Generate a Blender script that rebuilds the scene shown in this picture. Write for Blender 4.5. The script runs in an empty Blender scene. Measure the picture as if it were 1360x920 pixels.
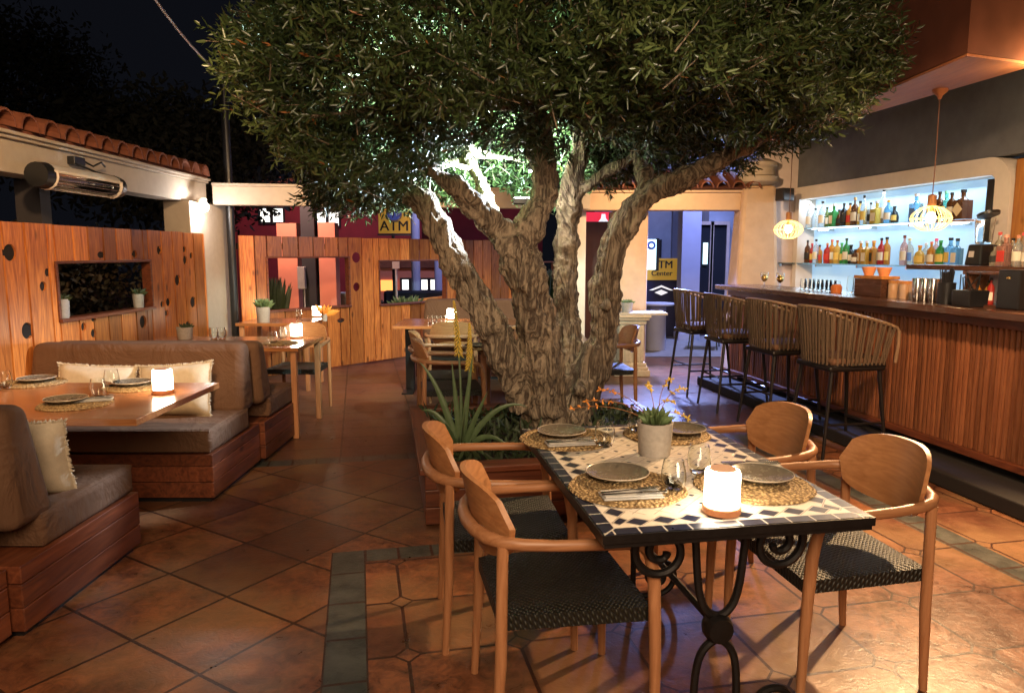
import bpy, math, random
import numpy as np
from mathutils import Vector, Matrix, Euler
R = math.radians
rnd = random.Random(7)
S = bpy.context.scene
C = S.collection
# ------------------------------------------------------------------ camera, world, exposure
PITCH = R(7.36); F = 960.0; CH = 1.5
cam = bpy.data.cameras.new('camera'); camo = bpy.data.objects.new('camera', cam); C.objects.link(camo)
cam.sensor_width = 36; cam.lens = 36 * F / 1360; cam.clip_end = 300; cam.clip_start = .05
camo.location = (0, 0, CH); camo.rotation_euler = (R(90) - PITCH, 0, 0); S.camera = camo
w = bpy.data.worlds.new('World'); S.world = w; w.use_nodes = True
w.node_tree.nodes['Background'].inputs[0].default_value = (.09, .10, .15, 1)
w.node_tree.nodes['Background'].inputs[1].default_value = .013
S.view_settings.view_transform = 'Standard'; S.view_settings.look = 'None'
S.view_settings.exposure = 1.7; S.view_settings.gamma = 1
S.cycles.use_denoising = True; S.cycles.max_bounces = 7; S.cycles.transparent_max_bounces = 12
S.cycles.diffuse_bounces = 3; S.cycles.glossy_bounces = 3; S.cycles.transmission_bounces = 6
S.cycles.caustics_reflective = False; S.cycles.caustics_refractive = False
S.cycles.sample_clamp_indirect = 4.0
WARM = (1, .62, .30); WW = (1, .78, .52); COOL = (.72, .86, 1)
def lamp(name, kind, loc, energy, col, size=.1, target=None, spot=60, blend=.6, sy=None):
    l = bpy.data.lights.new(name, kind); l.energy = energy; l.color = col
    if kind == 'AREA':
        l.size = size
        if sy: l.shape = 'RECTANGLE'; l.size_y = sy
    else: l.shadow_soft_size = size
    if kind == 'SPOT': l.spot_size = R(spot); l.spot_blend = blend
    o = bpy.data.objects.new(name, l); C.objects.link(o); o.location = loc
    if target is not None:
        o.rotation_euler = (Vector(target) - Vector(loc)).to_track_quat('-Z', 'Y').to_euler()
    return o
# unseen terrace lamps, with a fill and spots added to brighten parts
lamp('terrace_fill', 'AREA', (.3, -1.3, 3.1), 76, (1, .72, .46), 2.2, (0, 4.5, 1.0))  # broad warm fill added behind the camera
lamp('bar_spot', 'SPOT', (2.95, 4.75, 2.60), 330, WARM, .05, (1.7, 2.0, 0), 84, .7)
lamp('bar_spot', 'SPOT', (1.9, 2.6, 3.0), 170, (1, .62, .34), .08, (3.5, 5.0, .7), 78, .8)  # spot added on the terrace side to brighten the slatted bar front
lamp('fence_spot', 'SPOT', (-1.3, 2.2, 3.1), 165, (1, .62, .30), .12, (-3.4, 5.0, 1.25), 74, .8)
lamp('trunk_spot', 'SPOT', (.9, 1.2, 2.9), 52, (1, .80, .60), .06, (.35, 4.9, 1.1), 34, .8)  # added front spot that lifts the trunk
lamp('fence_spot', 'SPOT', (-1.2, 6.2, 2.3), 110, (1, .62, .32), .10, (-2.0, 9.6, 1.0), 105, .8)  # spot added to light the back fence
lamp('veranda_light', 'SPOT', (1.9, 6.9, 2.6), 60, WARM, .08, (2.3, 9.0, 1.6), 100, .8)

# ------------------------------------------------------------------ helpers
def ray(px, py):
    a = (px - 680) / F; v = (py - 460) / F
    return Vector((a, math.cos(PITCH) - v * math.sin(PITCH), -math.sin(PITCH) - v * math.cos(PITCH)))
def P(px, py, z):
    r = ray(px, py); t = (z - CH) / r.z
    return Vector((r.x * t, r.y * t, z))
def PY(px, py, y):
    r = ray(px, py); t = y / r.y
    return Vector((r.x * t, y, CH + r.z * t))
RB = R(9.9); cb, sb = math.cos(RB), math.sin(RB)
def UV(u, v, z=0): return Vector((cb * u - sb * v, sb * u + cb * v, z))
def toUV(p): return (cb * p.x + sb * p.y, -sb * p.x + cb * p.y)
def onU(px, u):                       # depth point of a column on the plane u = const
    k = (px - 680) / F; d = u / (cb * k + sb)
    return -sb * k * d + cb * d

class MB:
    def __init__(s): s.v = []; s.f = []; s.t = []; s.m = []
    def add(s, vs, fs, tone=None, mi=0):
        b = len(s.v); s.v += [tuple(p) for p in vs]
        if tone is None: tone = rnd.random()
        for f in fs: s.f.append(tuple(i + b for i in f)); s.t.append(tone); s.m.append(mi)
        return s
    def box(s, c, d, rot=None, tone=None, mi=0, taper=1.0):
        x, y, z = d[0] / 2, d[1] / 2, d[2] / 2
        vs = [Vector((sx * x * (taper if sz > 0 else 1), sy * y * (taper if sz > 0 else 1), sz * z)) for sz in (-1, 1) for sx, sy in ((-1, -1), (1, -1), (1, 1), (-1, 1))]
        if rot is not None:
            if not isinstance(rot, Matrix): rot = Euler(rot).to_matrix() if hasattr(rot, '__len__') else Matrix.Rotation(rot, 3, 'Z')
            vs = [rot @ p for p in vs]
        c = Vector(c)
        return s.add([p + c for p in vs], [(0, 3, 2, 1), (4, 5, 6, 7), (0, 1, 5, 4), (1, 2, 6, 5), (2, 3, 7, 6), (3, 0, 4, 7)], tone, mi)
    def mm(s, a, b, **k):              # box from two corners
        return s.box([(a[i] + b[i]) / 2 for i in range(3)], [abs(b[i] - a[i]) for i in range(3)], **k)
    def tube(s, pts, r, n=8, tone=None, mi=0, cap=True, flat=1.0, up=None):
        pts = [Vector(p) for p in pts]; m = len(pts)
        if not hasattr(r, '__len__'): r = [r] * m
        vs = []; fs = []; ref = up
        for i, p in enumerate(pts):
            t = (pts[min(i + 1, m - 1)] - pts[max(i - 1, 0)]).normalized()
            if ref is None: ref = Vector((0, 0, 1)) if abs(t.z) < .9 else Vector((1, 0, 0))
            a = (ref - t * ref.dot(t)).normalized(); b = t.cross(a); ref = a if up is None else up
            for k in range(n):
                th = 2 * math.pi * k / n
                vs.append(p + (a * math.cos(th) + b * math.sin(th) * flat) * r[i])
        for i in range(m - 1):
            for k in range(n):
                q = (k + 1) % n; fs.append((i * n + k, i * n + q, (i + 1) * n + q, (i + 1) * n + k))
        if cap: fs.append(tuple(range(n - 1, -1, -1))); fs.append(tuple((m - 1) * n + k for k in range(n)))
        return s.add(vs, fs, tone, mi)
    def lathe(s, prof, c=(0, 0, 0), n=20, tone=None, mi=0, sq=1.0, cap=True):
        c = Vector(c); vs = []; fs = []; m = len(prof)
        for (r, z) in prof:
            for k in range(n):
                th = 2 * math.pi * k / n; vs.append(c + Vector((r * math.cos(th), r * math.sin(th) * sq, z)))
        for i in range(m - 1):
            for k in range(n):
                q = (k + 1) % n; fs.append((i * n + k, i * n + q, (i + 1) * n + q, (i + 1) * n + k))
        if cap and prof[0][0] > 1e-5: fs.append(tuple(range(n - 1, -1, -1)))
        if cap and prof[-1][0] > 1e-5: fs.append(tuple((m - 1) * n + k for k in range(n)))
        return s.add(vs, fs, tone, mi)
    def prism(s, pts, z0, z1, tone=None, mi=0, mat=None):
        n = len(pts); vs = [Vector((x, y, z)) for z in (z0, z1) for x, y in pts]
        if mat is not None: vs = [mat @ p for p in vs]
        return s.add(vs, [tuple(range(n - 1, -1, -1)), tuple(range(n, 2 * n))] + [(k, (k + 1) % n, n + (k + 1) % n, n + k) for k in range(n)], tone, mi)
    def ball(s, c, r, n=10, sc=(1, 1, 1), tone=None, mi=0):
        prof = [(r * math.sin(math.pi * i / n) * sc[0] + (1e-6 if i in (0, n) else 0), -r * math.cos(math.pi * i / n) * sc[2]) for i in range(n + 1)]
        return s.lathe(prof, c, max(8, n), tone, mi)
    def mesh(s, name, mats):
        me = bpy.data.meshes.new(name); me.from_pydata(s.v, [], s.f)
        for m in (mats if isinstance(mats, (list, tuple)) else [mats]): me.materials.append(m)
        me.polygons.foreach_set('material_index', s.m)
        at = me.attributes.new('tone', 'FLOAT', 'FACE'); at.data.foreach_set('value', s.t)
        me.update(); return me
    def build(s, name, mats, parent=None, smooth=False, bevel=0, sub=0, loc=None, rotz=0, weld=False):
        me = s.mesh(name, mats); o = bpy.data.objects.new(name, me); C.objects.link(o)
        if parent: o.parent = parent
        if loc is not None: o.location = loc
        o.rotation_euler = (0, 0, rotz)
        if smooth:
            me.polygons.foreach_set('use_smooth', [True] * len(me.polygons))
        if bevel:
            b = o.modifiers.new('Bevel', 'BEVEL'); b.width = bevel; b.segments = 2; b.limit_method = 'ANGLE'; b.angle_limit = R(40)
        if sub:
            b = o.modifiers.new('Subsurf', 'SUBSURF'); b.levels = b.render_levels = sub
        if smooth and not sub:
            try: me.set_sharp_from_angle(angle=R(42))
            except Exception: pass
        return o
def tag(o, label=None, cat=None, group=None, kind=None):
    if label: o['label'] = label
    if cat: o['category'] = cat
    if group: o['group'] = group
    if kind: o['kind'] = kind
    return o
def thing(name, label, cat, loc=(0, 0, 0), rotz=0, group=None):
    o = bpy.data.objects.new(name, None); C.objects.link(o); o.empty_display_size = .1
    o.location = loc; o.rotation_euler = (0, 0, rotz)
    return tag(o, label, cat, group)
KIDS = {}
def dup(root, loc, rotz=0, label=None, group=None):
    def rec(o, par):
        c = o.copy(); C.objects.link(c)
        if par is not None: c.parent = par
        for ch in [x for x in C.objects if x.parent == o]: rec(ch, c)
        return c
    r = rec(root, None); r.location = loc; r.rotation_euler = (0, 0, rotz)
    if label: r['label'] = label
    if group: r['group'] = group
    return r
def spiral(c, r0, r1, a0, a1, n=28):
    return [(c[0] + (r0 + (r1 - r0) * i / n) * math.cos(a0 + (a1 - a0) * i / n), c[1] + (r0 + (r1 - r0) * i / n) * math.sin(a0 + (a1 - a0) * i / n)) for i in range(n + 1)]

# ------------------------------------------------------------------ materials
class N:
    def __init__(s, name):
        s.mat = bpy.data.materials.new(name); s.mat.use_nodes = True; s.t = s.mat.node_tree
        s.b = s.t.nodes['Principled BSDF']; s.out = s.t.nodes['Material Output']
    def n(s, typ, **k):
        o = s.t.nodes.new(typ)
        for a, v in k.items(): setattr(o, a, v)
        return o
    def set(s, sock, v):
        if isinstance(v, bpy.types.NodeSocket): s.t.links.new(v, sock)
        elif isinstance(v, tuple) and len(v) == 3 and sock.type == 'RGBA': sock.default_value = (*v, 1)
        else: sock.default_value = v
    def m(s, op, a, b=0.0, c=0.0, clamp=False):
        o = s.n('ShaderNodeMath', operation=op, use_clamp=clamp); s.set(o.inputs[0], a); s.set(o.inputs[1], b); s.set(o.inputs[2], c)
        return o.outputs[0]
    def coord(s, kind='Object'): return s.n('ShaderNodeTexCoord').outputs[kind]
    def map(s, vec, scale=(1, 1, 1), rot=(0, 0, 0), loc=(0, 0, 0)):
        o = s.n('ShaderNodeMapping'); s.t.links.new(vec, o.inputs[0]); o.inputs[1].default_value = loc; o.inputs[2].default_value = rot; o.inputs[3].default_value = scale
        return o.outputs[0]
    def noise(s, vec, scale, detail=4, rough=.55, dist=0, out=0):
        o = s.n('ShaderNodeTexNoise'); s.t.links.new(vec, o.inputs['Vector'])
        o.inputs['Scale'].default_value = scale; o.inputs['Detail'].default_value = detail; o.inputs['Roughness'].default_value = rough; o.inputs['Distortion'].default_value = dist
        return o.outputs[out]
    def ramp(s, fac, stops):
        o = s.n('ShaderNodeValToRGB'); s.set(o.inputs[0], fac); e = o.color_ramp.elements
        while len(e) < len(stops): e.new(.5)
        for i, (p, c) in enumerate(stops):
            e[i].position = p; e[i].color = (*c, 1) if hasattr(c, '__len__') else (c, c, c, 1)
        return o.outputs[0]
    def mix(s, fac, a, b, mode='MIX'):
        o = s.n('ShaderNodeMix', data_type='RGBA', blend_type=mode); s.set(o.inputs[0], fac); s.set(o.inputs[6], a); s.set(o.inputs[7], b)
        return o.outputs[2]
    def attr(s, name='tone'): return s.n('ShaderNodeAttribute', attribute_name=name).outputs['Fac']
    def bump(s, h, strength=.3, dist=.01):
        o = s.n('ShaderNodeBump'); s.set(o.inputs['Height'], h); o.inputs['Strength'].default_value = strength; o.inputs['Distance'].default_value = dist
        s.t.links.new(o.outputs[0], s.b.inputs['Normal'])
    def p(s, **k):
        nm = {'col': 'Base Color', 'rough': 'Roughness', 'metal': 'Metallic', 'ior': 'IOR', 'trans': 'Transmission Weight', 'ecol': 'Emission Color', 'estr': 'Emission Strength', 'coat': 'Coat Weight', 'spec': 'Specular IOR Level', 'alpha': 'Alpha', 'sss': 'Subsurface Weight', 'coatr': 'Coat Roughness', 'sheen': 'Sheen Weight'}
        for a, v in k.items(): s.set(s.b.inputs[nm[a]], v)
        return s.mat
def plain(name, col, rough=.5, metal=0, var=.12, scale=30, bump=.08, bd=.003, **k):
    n = N(name); c = n.coord()
    f = n.noise(c, scale, 4)
    big = n.noise(c, scale * .13, 3)
    g = n.m('ADD', n.m('MULTIPLY', f, .5), n.m('MULTIPLY', big, .5))
    col2 = n.mix(n.ramp(g, [(.35, 0.0), (.65, 1.0)]), tuple(x * (1 - var) for x in col), tuple(min(1, x * (1 + var)) for x in col))
    n.p(col=col2, rough=n.m('ADD', n.m('MULTIPLY', f, .16), rough - .08), metal=metal, **k)
    if bump: n.bump(f, bump, bd)
    return n.mat
def wood(name, light, dark, axis='z', scale=1.0, rough=.4, knots=False, tonev=.35, coat=0.0, bump=.15):
    n = N(name); c = n.coord(); st = {'x': (.08, 1, 1), 'y': (1, .08, 1), 'z': (1, 1, .08)}[axis]
    t = n.attr()
    off = n.n('ShaderNodeCombineXYZ'); n.set(off.inputs[0], n.m('MULTIPLY', t, 7.3)); n.set(off.inputs[1], n.m('MULTIPLY', t, 3.1)); n.set(off.inputs[2], n.m('MULTIPLY', t, 5.7))
    va = n.n('ShaderNodeVectorMath', operation='ADD'); n.t.links.new(c, va.inputs[0]); n.t.links.new(off.outputs[0], va.inputs[1]); c2 = va.outputs[0]
    mp = n.map(c2, st)
    g1 = n.noise(mp, 46 * scale, 6, .62, .8); g2 = n.noise(mp, 5 * scale, 3, .5, 1.4)
    rings = n.m('FRACT', n.m('MULTIPLY', g2, 9)); rings = n.m('ABSOLUTE', n.m('SUBTRACT', rings, .5))
    f = n.m('ADD', n.m('MULTIPLY', g1, .75), n.m('MULTIPLY', rings, .34))
    col = n.mix(n.ramp(f, [(.28, 0.0), (.66, 1.0)]), dark, light)
    br = n.m('ADD', n.m('MULTIPLY', t, tonev), 1 - tonev * .6)
    vm = n.n('ShaderNodeCombineXYZ'); [n.set(vm.inputs[i], br) for i in range(3)]
    col = n.mix(1.0, col, vm.outputs[0], 'MULTIPLY')
    if knots:
        v = n.n('ShaderNodeTexVoronoi'); n.t.links.new(n.map(c2, {'x': (.45, 1, 1), 'y': (1, .45, 1), 'z': (1, 1, .45)}[axis]), v.inputs['Vector']); v.inputs['Scale'].default_value = 5.5
        k = n.ramp(v.outputs['Distance'], [(.05, 1.0), (.13, 0.0)])
        col = n.mix(n.m('MULTIPLY', k, .8), col, tuple(x * .25 for x in dark))
    n.p(col=col, rough=n.m('ADD', n.m('MULTIPLY', g1, .22), rough - .1), coat=coat, coatr=.22)
    n.bump(f, bump, .003); return n.mat
def glow(name, col, strength):
    n = N(name); n.p(col=tuple(min(.9, c) for c in col), ecol=col, estr=strength, rough=.4); return n.mat
M = {}
M['pine'] = wood('oiled_pine', (.66, .235, .052), (.27, .066, .014), 'z', 1.2, .34, True, .95, .3)
M['bench_wood'] = wood('reddish_bench_boards', (.22, .062, .024), (.085, .022, .010), 'y', .8, .42, True, .5)
M['bench_wood_x'] = wood('reddish_bench_boards_cross', (.22, .062, .024), (.085, .022, .010), 'x', .8, .42, True, .5)
M['teak'] = wood('oiled_teak', (.44, .205, .095), (.30, .125, .052), 'z', 1.3, .42, False, .25)
M['teak_x'] = wood('oiled_teak_rail', (.44, .205, .095), (.30, .125, .052), 'x', 1.3, .42, False, .25)
M['teak_back'] = wood('teak_veneer', (.45, .21, .085), (.31, .13, .05), 'y', 1.1, .40, False, .1)
M['top_wood'] = wood('varnished_table_wood', (.40, .17, .06), (.24, .085, .03), 'x', .9, .22, False, .1, .4, .05)
M['slat'] = wood('bar_slat_wood', (.30, .112, .046), (.17, .055, .022), 'z', 1, .5, False, .7)
M['slat_back'] = plain('dark_backing_board', (.008, .005, .004), .8)
M['counter'] = wood('dark_counter_wood', (.12, .050, .028), (.06, .026, .016), 'y', .7, .25, False, .1, .3, .05)
M['panel_wood'] = wood('orange_panelling', (.55, .24, .055), (.36, .13, .03), 'z', .8, .45, True, .35)
M['stool'] = plain('dark_stool_metal', (.018, .014, .013), .38, .4)
M['rope'] = plain('taupe_rope', (.11, .07, .04), .8, 0, .25, 120, .5, .002)
M['rope_rail'] = plain('stool_rail', (.24, .15, .085), .45, 0)
M['iron'] = plain('black_wrought_iron', (.014, .012, .012), .42, .5, .2, 60, .3)
M['pole'] = plain('black_painted_steel', (.015, .015, .017), .35, .3)
n = N('olive_brown_upholstery'); c = n.coord(); a1_ = n.noise(c, 170, 3); a2_ = n.noise(c, 3.2, 4, .6, .8)
n.p(col=n.mix(a2_, (.085, .037, .017), (.135, .066, .032)), rough=.85); n.bump(n.m('ADD', n.m('MULTIPLY', a1_, .10), n.m('MULTIPLY', a2_, 3.0)), .55, .03); M['cushion'] = n.mat
M['linen'] = plain('cream_linen', (.50, .42, .31), .9, 0, .10, 220, .4, .003)
M['cream'] = plain('cream_plaster', (.40, .335, .27), .8, 0, .08, 14, .25, .01)
M['sand'] = plain('sand_plaster', (.50, .35, .235), .85, 0, .10, 9, .3, .012)
M['greywall'] = plain('grey_rendered_wall', (.125, .13, .145), .75, 0, .22, 7, .35, .01)
M['surround'] = plain('light_plaster_surround', (.68, .60, .52), .75, 0, .06, 14, .2, .008)
M['mauve'] = plain('pale_plaster', (.62, .52, .50), .85, 0, .10, 10, .3, .012)
M['canopy'] = plain('brown_canopy_sheet', (.15, .052, .028), .42, 0, .25, 5, .05)
M['soffit'] = wood('orange_soffit_boards', (.50, .19, .08), (.36, .12, .05), 'y', .6, .5, False, .1)
M['terracotta'] = plain('clay_roof_tile', (.15, .045, .021), .75, 0, .3, 16, .4, .01)
M['stone'] = plain('cast_stone', (.46, .36, .26), .85, 0, .16, 40, .4, .006)
M['concrete'] = plain('concrete_pot', (.33, .30, .27), .85, 0, .15, 60, .3, .004)
M['soil'] = plain('soil', (.03, .018, .011), .95, 0, .4, 60, .9, .02)
M['plate'] = plain('grey_stoneware', (.13, .112, .088), .26, 0, .10, 50, .05)
M['plate_rim'] = plain('stoneware_rim', (.42, .35, .27), .3, 0, .1, 50, 0)
M['napkin'] = plain('grey_napkin', (.42, .41, .40), .9, 0, .08, 200, .3, .002)
M['steel'] = plain('cutlery_steel', (.62, .60, .57), .22, 1.0, .05, 80, 0)
M['black'] = plain('black_plastic', (.012, .012, .013), .35)
M['brass'] = plain('brass', (.60, .42, .16), .25, 1.0, .08, 50, 0)
M['aloe'] = plain('aloe_leaf', (.085, .13, .055), .42, 0, .25, 25, .15)
M['succ'] = plain('succulent_leaf', (.10, .15, .06), .45, 0, .3, 60, .1)
M['dryleaf'] = plain('dark_undergrowth', (.03, .045, .015), .6, 0, .4, 30, .1)
M['stem'] = plain('flower_stem', (.26, .12, .05), .6)
M['yflower'] = plain('yellow_blossom', (.62, .42, .06), .6, 0, .2, 90, .1)
M['oflower'] = plain('orange_blossom', (.70, .26, .04), .6, 0, .2, 90, .1)
M['bluewall'] = plain('street_plaster', (.30, .33, .45), .8, 0, .12, 5, .2, .01)
M['bluecol'] = plain('painted_street_column', (.34, .36, .55), .7, 0, .06, 6, .1)
M['redwall'] = plain('red_facade', (.24, .022, .032), .8, 0, .25, 2.5, .2)
M['salmon'] = plain('salmon_column', (.62, .21, .13), .8, 0, .08, 5, .2)
M['darkwall'] = plain('dark_facade', (.022, .018, .02), .8, 0, .4, 2, .2)
M['navy'] = plain('navy_panel', (.010, .013, .055), .4, 0, .1, 5, 0)
M['frame_w'] = plain('pale_door_frame', (.50, .40, .38), .5)
M['glassdark'] = plain('dark_glazing', (.02, .022, .03), .08, 0, .1, 3, 0)
M['asphalt'] = plain('street_paving', (.16, .16, .18), .55, 0, .3, 8, .3)
M['carpaint'] = plain('dark_car_paint', (.02, .022, .03), .2, .3)
M['tyre'] = plain('rubber', (.012, .012, .012), .85)
M['heater'] = plain('aluminium_casing', (.62, .58, .55), .35, .2, .1, 30, 0)
M['reflector'] = plain('polished_reflector', (.75, .75, .75), .12, 1, .05, 10, 0)
M['woodpend'] = wood('pendant_wood', (.42, .20, .09), (.28, .12, .05), 'z', 2, .5)
M['cable'] = plain('black_cable', (.01, .01, .01), .6)
M['rcable'] = plain('brown_textile_cable', (.16, .07, .04), .8)
n = N('clear_glass'); M['glass'] = n.p(col=(.95, .98, .97), rough=.02, trans=1.0, ior=1.38)
n = N('shelf_glass'); M['shelfglass'] = n.p(col=(.6, .85, .82), rough=.05, trans=.85, ior=1.3)
n = N('smoked_pendant_glass'); M['amber_glass'] = n.p(col=(1, .86, .45), rough=.05, trans=.9, ior=1.25)
M['lampshade'] = glow('lit_lamp_shade', (1, .80, .55), 11)
M['lampring'] = plain('lamp_top_cap', (.50, .30, .21), .5)
M['lampbase'] = wood('lamp_base_wood', (.55, .24, .10), (.42, .16, .07), 'x', 2, .45)
M['bulb'] = glow('warm_bulb', (1, .74, .38), 34)
M['pendglow'] = glow('lit_pendant_ribs', (1, .66, .20), .62)
M['spotglow'] = glow('white_spot_lens', (1, .93, .86), 60)
M['nichepanel'] = None
n = N('backlit_blue_panel'); c = n.coord(); f = n.noise(c, 2.2, 3)
n.p(col=(.35, .5, .6), rough=.4, ecol=n.mix(n.ramp(f, [(.35, 0.0), (.65, 1.0)]), (.20, .40, .66), (.36, .55, .70)), estr=.28); M['nichepanel'] = n.mat
M['winlit'] = glow('lit_window_pane', (1, .97, .85), .6)
M['winwarm'] = glow('warm_shop_light', (1, .36, .08), .55)
M['signwhite'] = glow('lit_sign_white', (.65, .95, 1), .7)
M['signyellow'] = glow('backlit_yellow_sign', (.75, .42, .05), .085)
M['signblue'] = glow('backlit_blue_sign', (.02, .05, .30), .15)
M['signred'] = glow('backlit_red_sign', (.85, .03, .06), .25)
M['signtext'] = plain('sign_lettering', (.01, .012, .04), .5, 0, 0, 10, 0)
M['signwt'] = glow('white_lettering', (.9, .9, .9), .25)
M['headlight'] = glow('lit_headlamp', (1, .45, .15), 3)

# woven seat, placemat
n = N('woven_black_cord'); c = n.coord()
wa = n.n('ShaderNodeTexWave', wave_type='BANDS', bands_direction='DIAGONAL'); n.t.links.new(c, wa.inputs[0]); wa.inputs['Scale'].default_value = 27; wa.inputs['Distortion'].default_value = .6
wb = n.n('ShaderNodeTexWave', wave_type='BANDS', bands_direction='X'); n.t.links.new(n.map(c, (1, 1, 1), (0, 0, R(40))), wb.inputs[0]); wb.inputs['Scale'].default_value = 27; wb.inputs['Distortion'].default_value = .6
h = n.m('MULTIPLY', wa.outputs[1], wb.outputs[1])
n.p(col=n.mix(n.ramp(h, [(.05, 0.0), (.5, 1.0)]), (.004, .004, .003), (.022, .020, .012)), rough=.55); n.bump(h, .9, .006); M['cord'] = n.mat
n = N('woven_seagrass'); c = n.coord()
wv = n.n('ShaderNodeTexWave', wave_type='RINGS', rings_direction='Z'); n.t.links.new(c, wv.inputs[0]); wv.inputs['Scale'].default_value = 26; wv.inputs['Distortion'].default_value = 1.0; wv.inputs['Detail'].default_value = 2; wv.inputs['Detail Scale'].default_value = 6
vo = n.n('ShaderNodeTexVoronoi'); n.t.links.new(c, vo.inputs['Vector']); vo.inputs['Scale'].default_value = 85
h = n.m('MULTIPLY', n.m('ADD', .45, n.m('MULTIPLY', wv.outputs[1], .55)), n.m('SUBTRACT', 1.15, n.m('MULTIPLY', vo.outputs['Distance'], 1.5)))
n.p(col=n.mix(n.ramp(h, [(.1, 0.0), (.7, 1.0)]), (.17, .10, .038), (.60, .42, .20)), rough=.8); n.bump(h, 1.0, .008); M['seagrass'] = n.mat

# mosaic table top
n = N('navy_and_white_mosaic'); c = n.coord(); sp = n.n('ShaderNodeSeparateXYZ'); n.t.links.new(c, sp.inputs[0]); X, Yy = sp.outputs[0], sp.outputs[1]
HX, HY = .40, .60
ex = n.m('SUBTRACT', HX, n.m('ABSOLUTE', X)); ey = n.m('SUBTRACT', HY, n.m('ABSOLUTE', Yy))
e = n.m('MINIMUM', ex, ey); side = n.m('LESS_THAN', ex, ey)
al = n.m('ADD', n.m('MULTIPLY', side, Yy), n.m('MULTIPLY', n.m('SUBTRACT', 1.0, side), X))
def tri(x, per): return n.m('ABSOLUTE', n.m('SUBTRACT', n.m('FRACT', n.m('ADD', n.m('DIVIDE', x, per), 100.0)), .5))
border = n.m('LESS_THAN', e, .042)
bg = n.m('LESS_THAN', tri(al, .074), .465)
bg = n.m('MULTIPLY', bg, n.m('GREATER_THAN', n.m('ABSOLUTE', n.m('SUBTRACT', ex, ey)), .004))
bg = n.m('MULTIPLY', bg, n.m('LESS_THAN', e, .039))
dm = n.m('ADD', tri(al, .080), n.m('ABSOLUTE', n.m('DIVIDE', n.m('SUBTRACT', e, .078), .066)))
dia = n.m('LESS_THAN', dm, .43)
grl = n.m('LESS_THAN', n.m('ABSOLUTE', n.m('SUBTRACT', dm, .5)), .035)
inner = n.m('GREATER_THAN', e, .125)
u_ = n.m('ADD', X, Yy); v_ = n.m('SUBTRACT', X, Yy)
sm = n.m('ADD', tri(X, .075), tri(Yy, .075)); sdia = n.m('MULTIPLY', n.m('LESS_THAN', sm, .145), inner)
sgr = n.m('MULTIPLY', inner, n.m('LESS_THAN', n.m('ABSOLUTE', n.m('SUBTRACT', sm, .5)), .03))
inband = n.m('MULTIPLY', n.m('GREATER_THAN', e, .045), n.m('LESS_THAN', e, .112))
navy = n.m('ADD', n.m('ADD', n.m('MULTIPLY', border, bg), n.m('MULTIPLY', dia, inband)), sdia, clamp=True)
grout = n.m('ADD', n.m('MULTIPLY', grl, inband), sgr, clamp=True)
grout = n.m('MAXIMUM', grout, n.m('MULTIPLY', border, n.m('SUBTRACT', 1.0, bg)))
nz = n.noise(c, 9, 3); vo = n.n('ShaderNodeTexVoronoi'); n.t.links.new(c, vo.inputs['Vector']); vo.inputs['Scale'].default_value = 26
wh = n.mix(vo.outputs['Color'], (.60, .53, .45), (.78, .72, .64)); wh = n.mix(n.m('MULTIPLY', nz, .6), wh, (.45, .38, .31))
cc = n.mix(grout, wh, (.30, .26, .22)); nv = n.mix(nz, (.004, .005, .014), (.014, .018, .050))
cc = n.mix(navy, cc, nv); cc = n.mix(n.m('MULTIPLY', border, n.m('SUBTRACT', 1.0, bg)), cc, (.45, .42, .38))
n.p(col=cc, rough=n.m('ADD', .22, n.m('MULTIPLY', nz, .2))); n.bump(n.m('SUBTRACT', 1.0, grout), .35, .002); M['mosaic'] = n.mat

# floor
n = N('terracotta_floor_tiles'); c = n.coord(); wob = n.noise(c, 2.5, 2, out=1)
rot = n.map(c, (1, 1, 1), (0, 0, -R(12)))
sp = n.n('ShaderNodeSeparateXYZ'); n.t.links.new(rot, sp.inputs[0]); U, V = sp.outputs[0], sp.outputs[1]
rd = n.map(c, (1, 1, 1), (0, 0, -R(57.5))); sd = n.n('ShaderNodeSeparateXYZ'); n.t.links.new(rd, sd.inputs[0]); DU, DV = sd.outputs[0], sd.outputs[1]
def cell(a, b, pa, pb, oa, ob):
    fa = n.m('DIVIDE', n.m('ADD', a, oa), pa); fb = n.m('DIVIDE', n.m('ADD', b, ob), pb)
    da = n.m('SUBTRACT', .5, n.m('ABSOLUTE', n.m('SUBTRACT', n.m('FRACT', fa), .5))); db = n.m('SUBTRACT', .5, n.m('ABSOLUTE', n.m('SUBTRACT', n.m('FRACT', fb), .5)))
    da = n.m('MULTIPLY', da, pa); db = n.m('MULTIPLY', db, pb)
    cv = n.n('ShaderNodeCombineXYZ'); n.set(cv.inputs[0], n.m('FLOOR', fa)); n.set(cv.inputs[1], n.m('FLOOR', fb))
    wn = n.n('ShaderNodeTexWhiteNoise', noise_dimensions='2D'); n.t.links.new(cv.outputs[0], wn.inputs['Vector'])
    return da, db, wn.outputs[0]
pr = .428
a1, b1, id1 = cell(U, V, pr, pr, 10 * pr - 1.86 + 10 * 0, 20 * pr - 2.15)
s1 = n.m('ADD', a1, b1); inset = n.m('LESS_THAN', s1, .050)
ln1 = n.m('MINIMUM', a1, b1); ln1 = n.m('MAXIMUM', ln1, n.m('MULTIPLY', inset, .1))
ln1 = n.m('MINIMUM', ln1, n.m('ABSOLUTE', n.m('SUBTRACT', s1, .050)))
a2, b2, id2 = cell(DU, DV, .43, .43, 20.06, 20.11); ln2 = n.m('MINIMUM', a2, b2)
a3, b3, id3 = cell(U, V, .62, .31, 20.0, 20.1); ln3 = n.m('MINIMUM', a3, b3)
a4, b4, id4 = cell(U, V, .165, .30, 16.5, 20.06); ln4 = n.m('MINIMUM', a4, b4)
isR = n.m('GREATER_THAN', U, 0.0)
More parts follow.
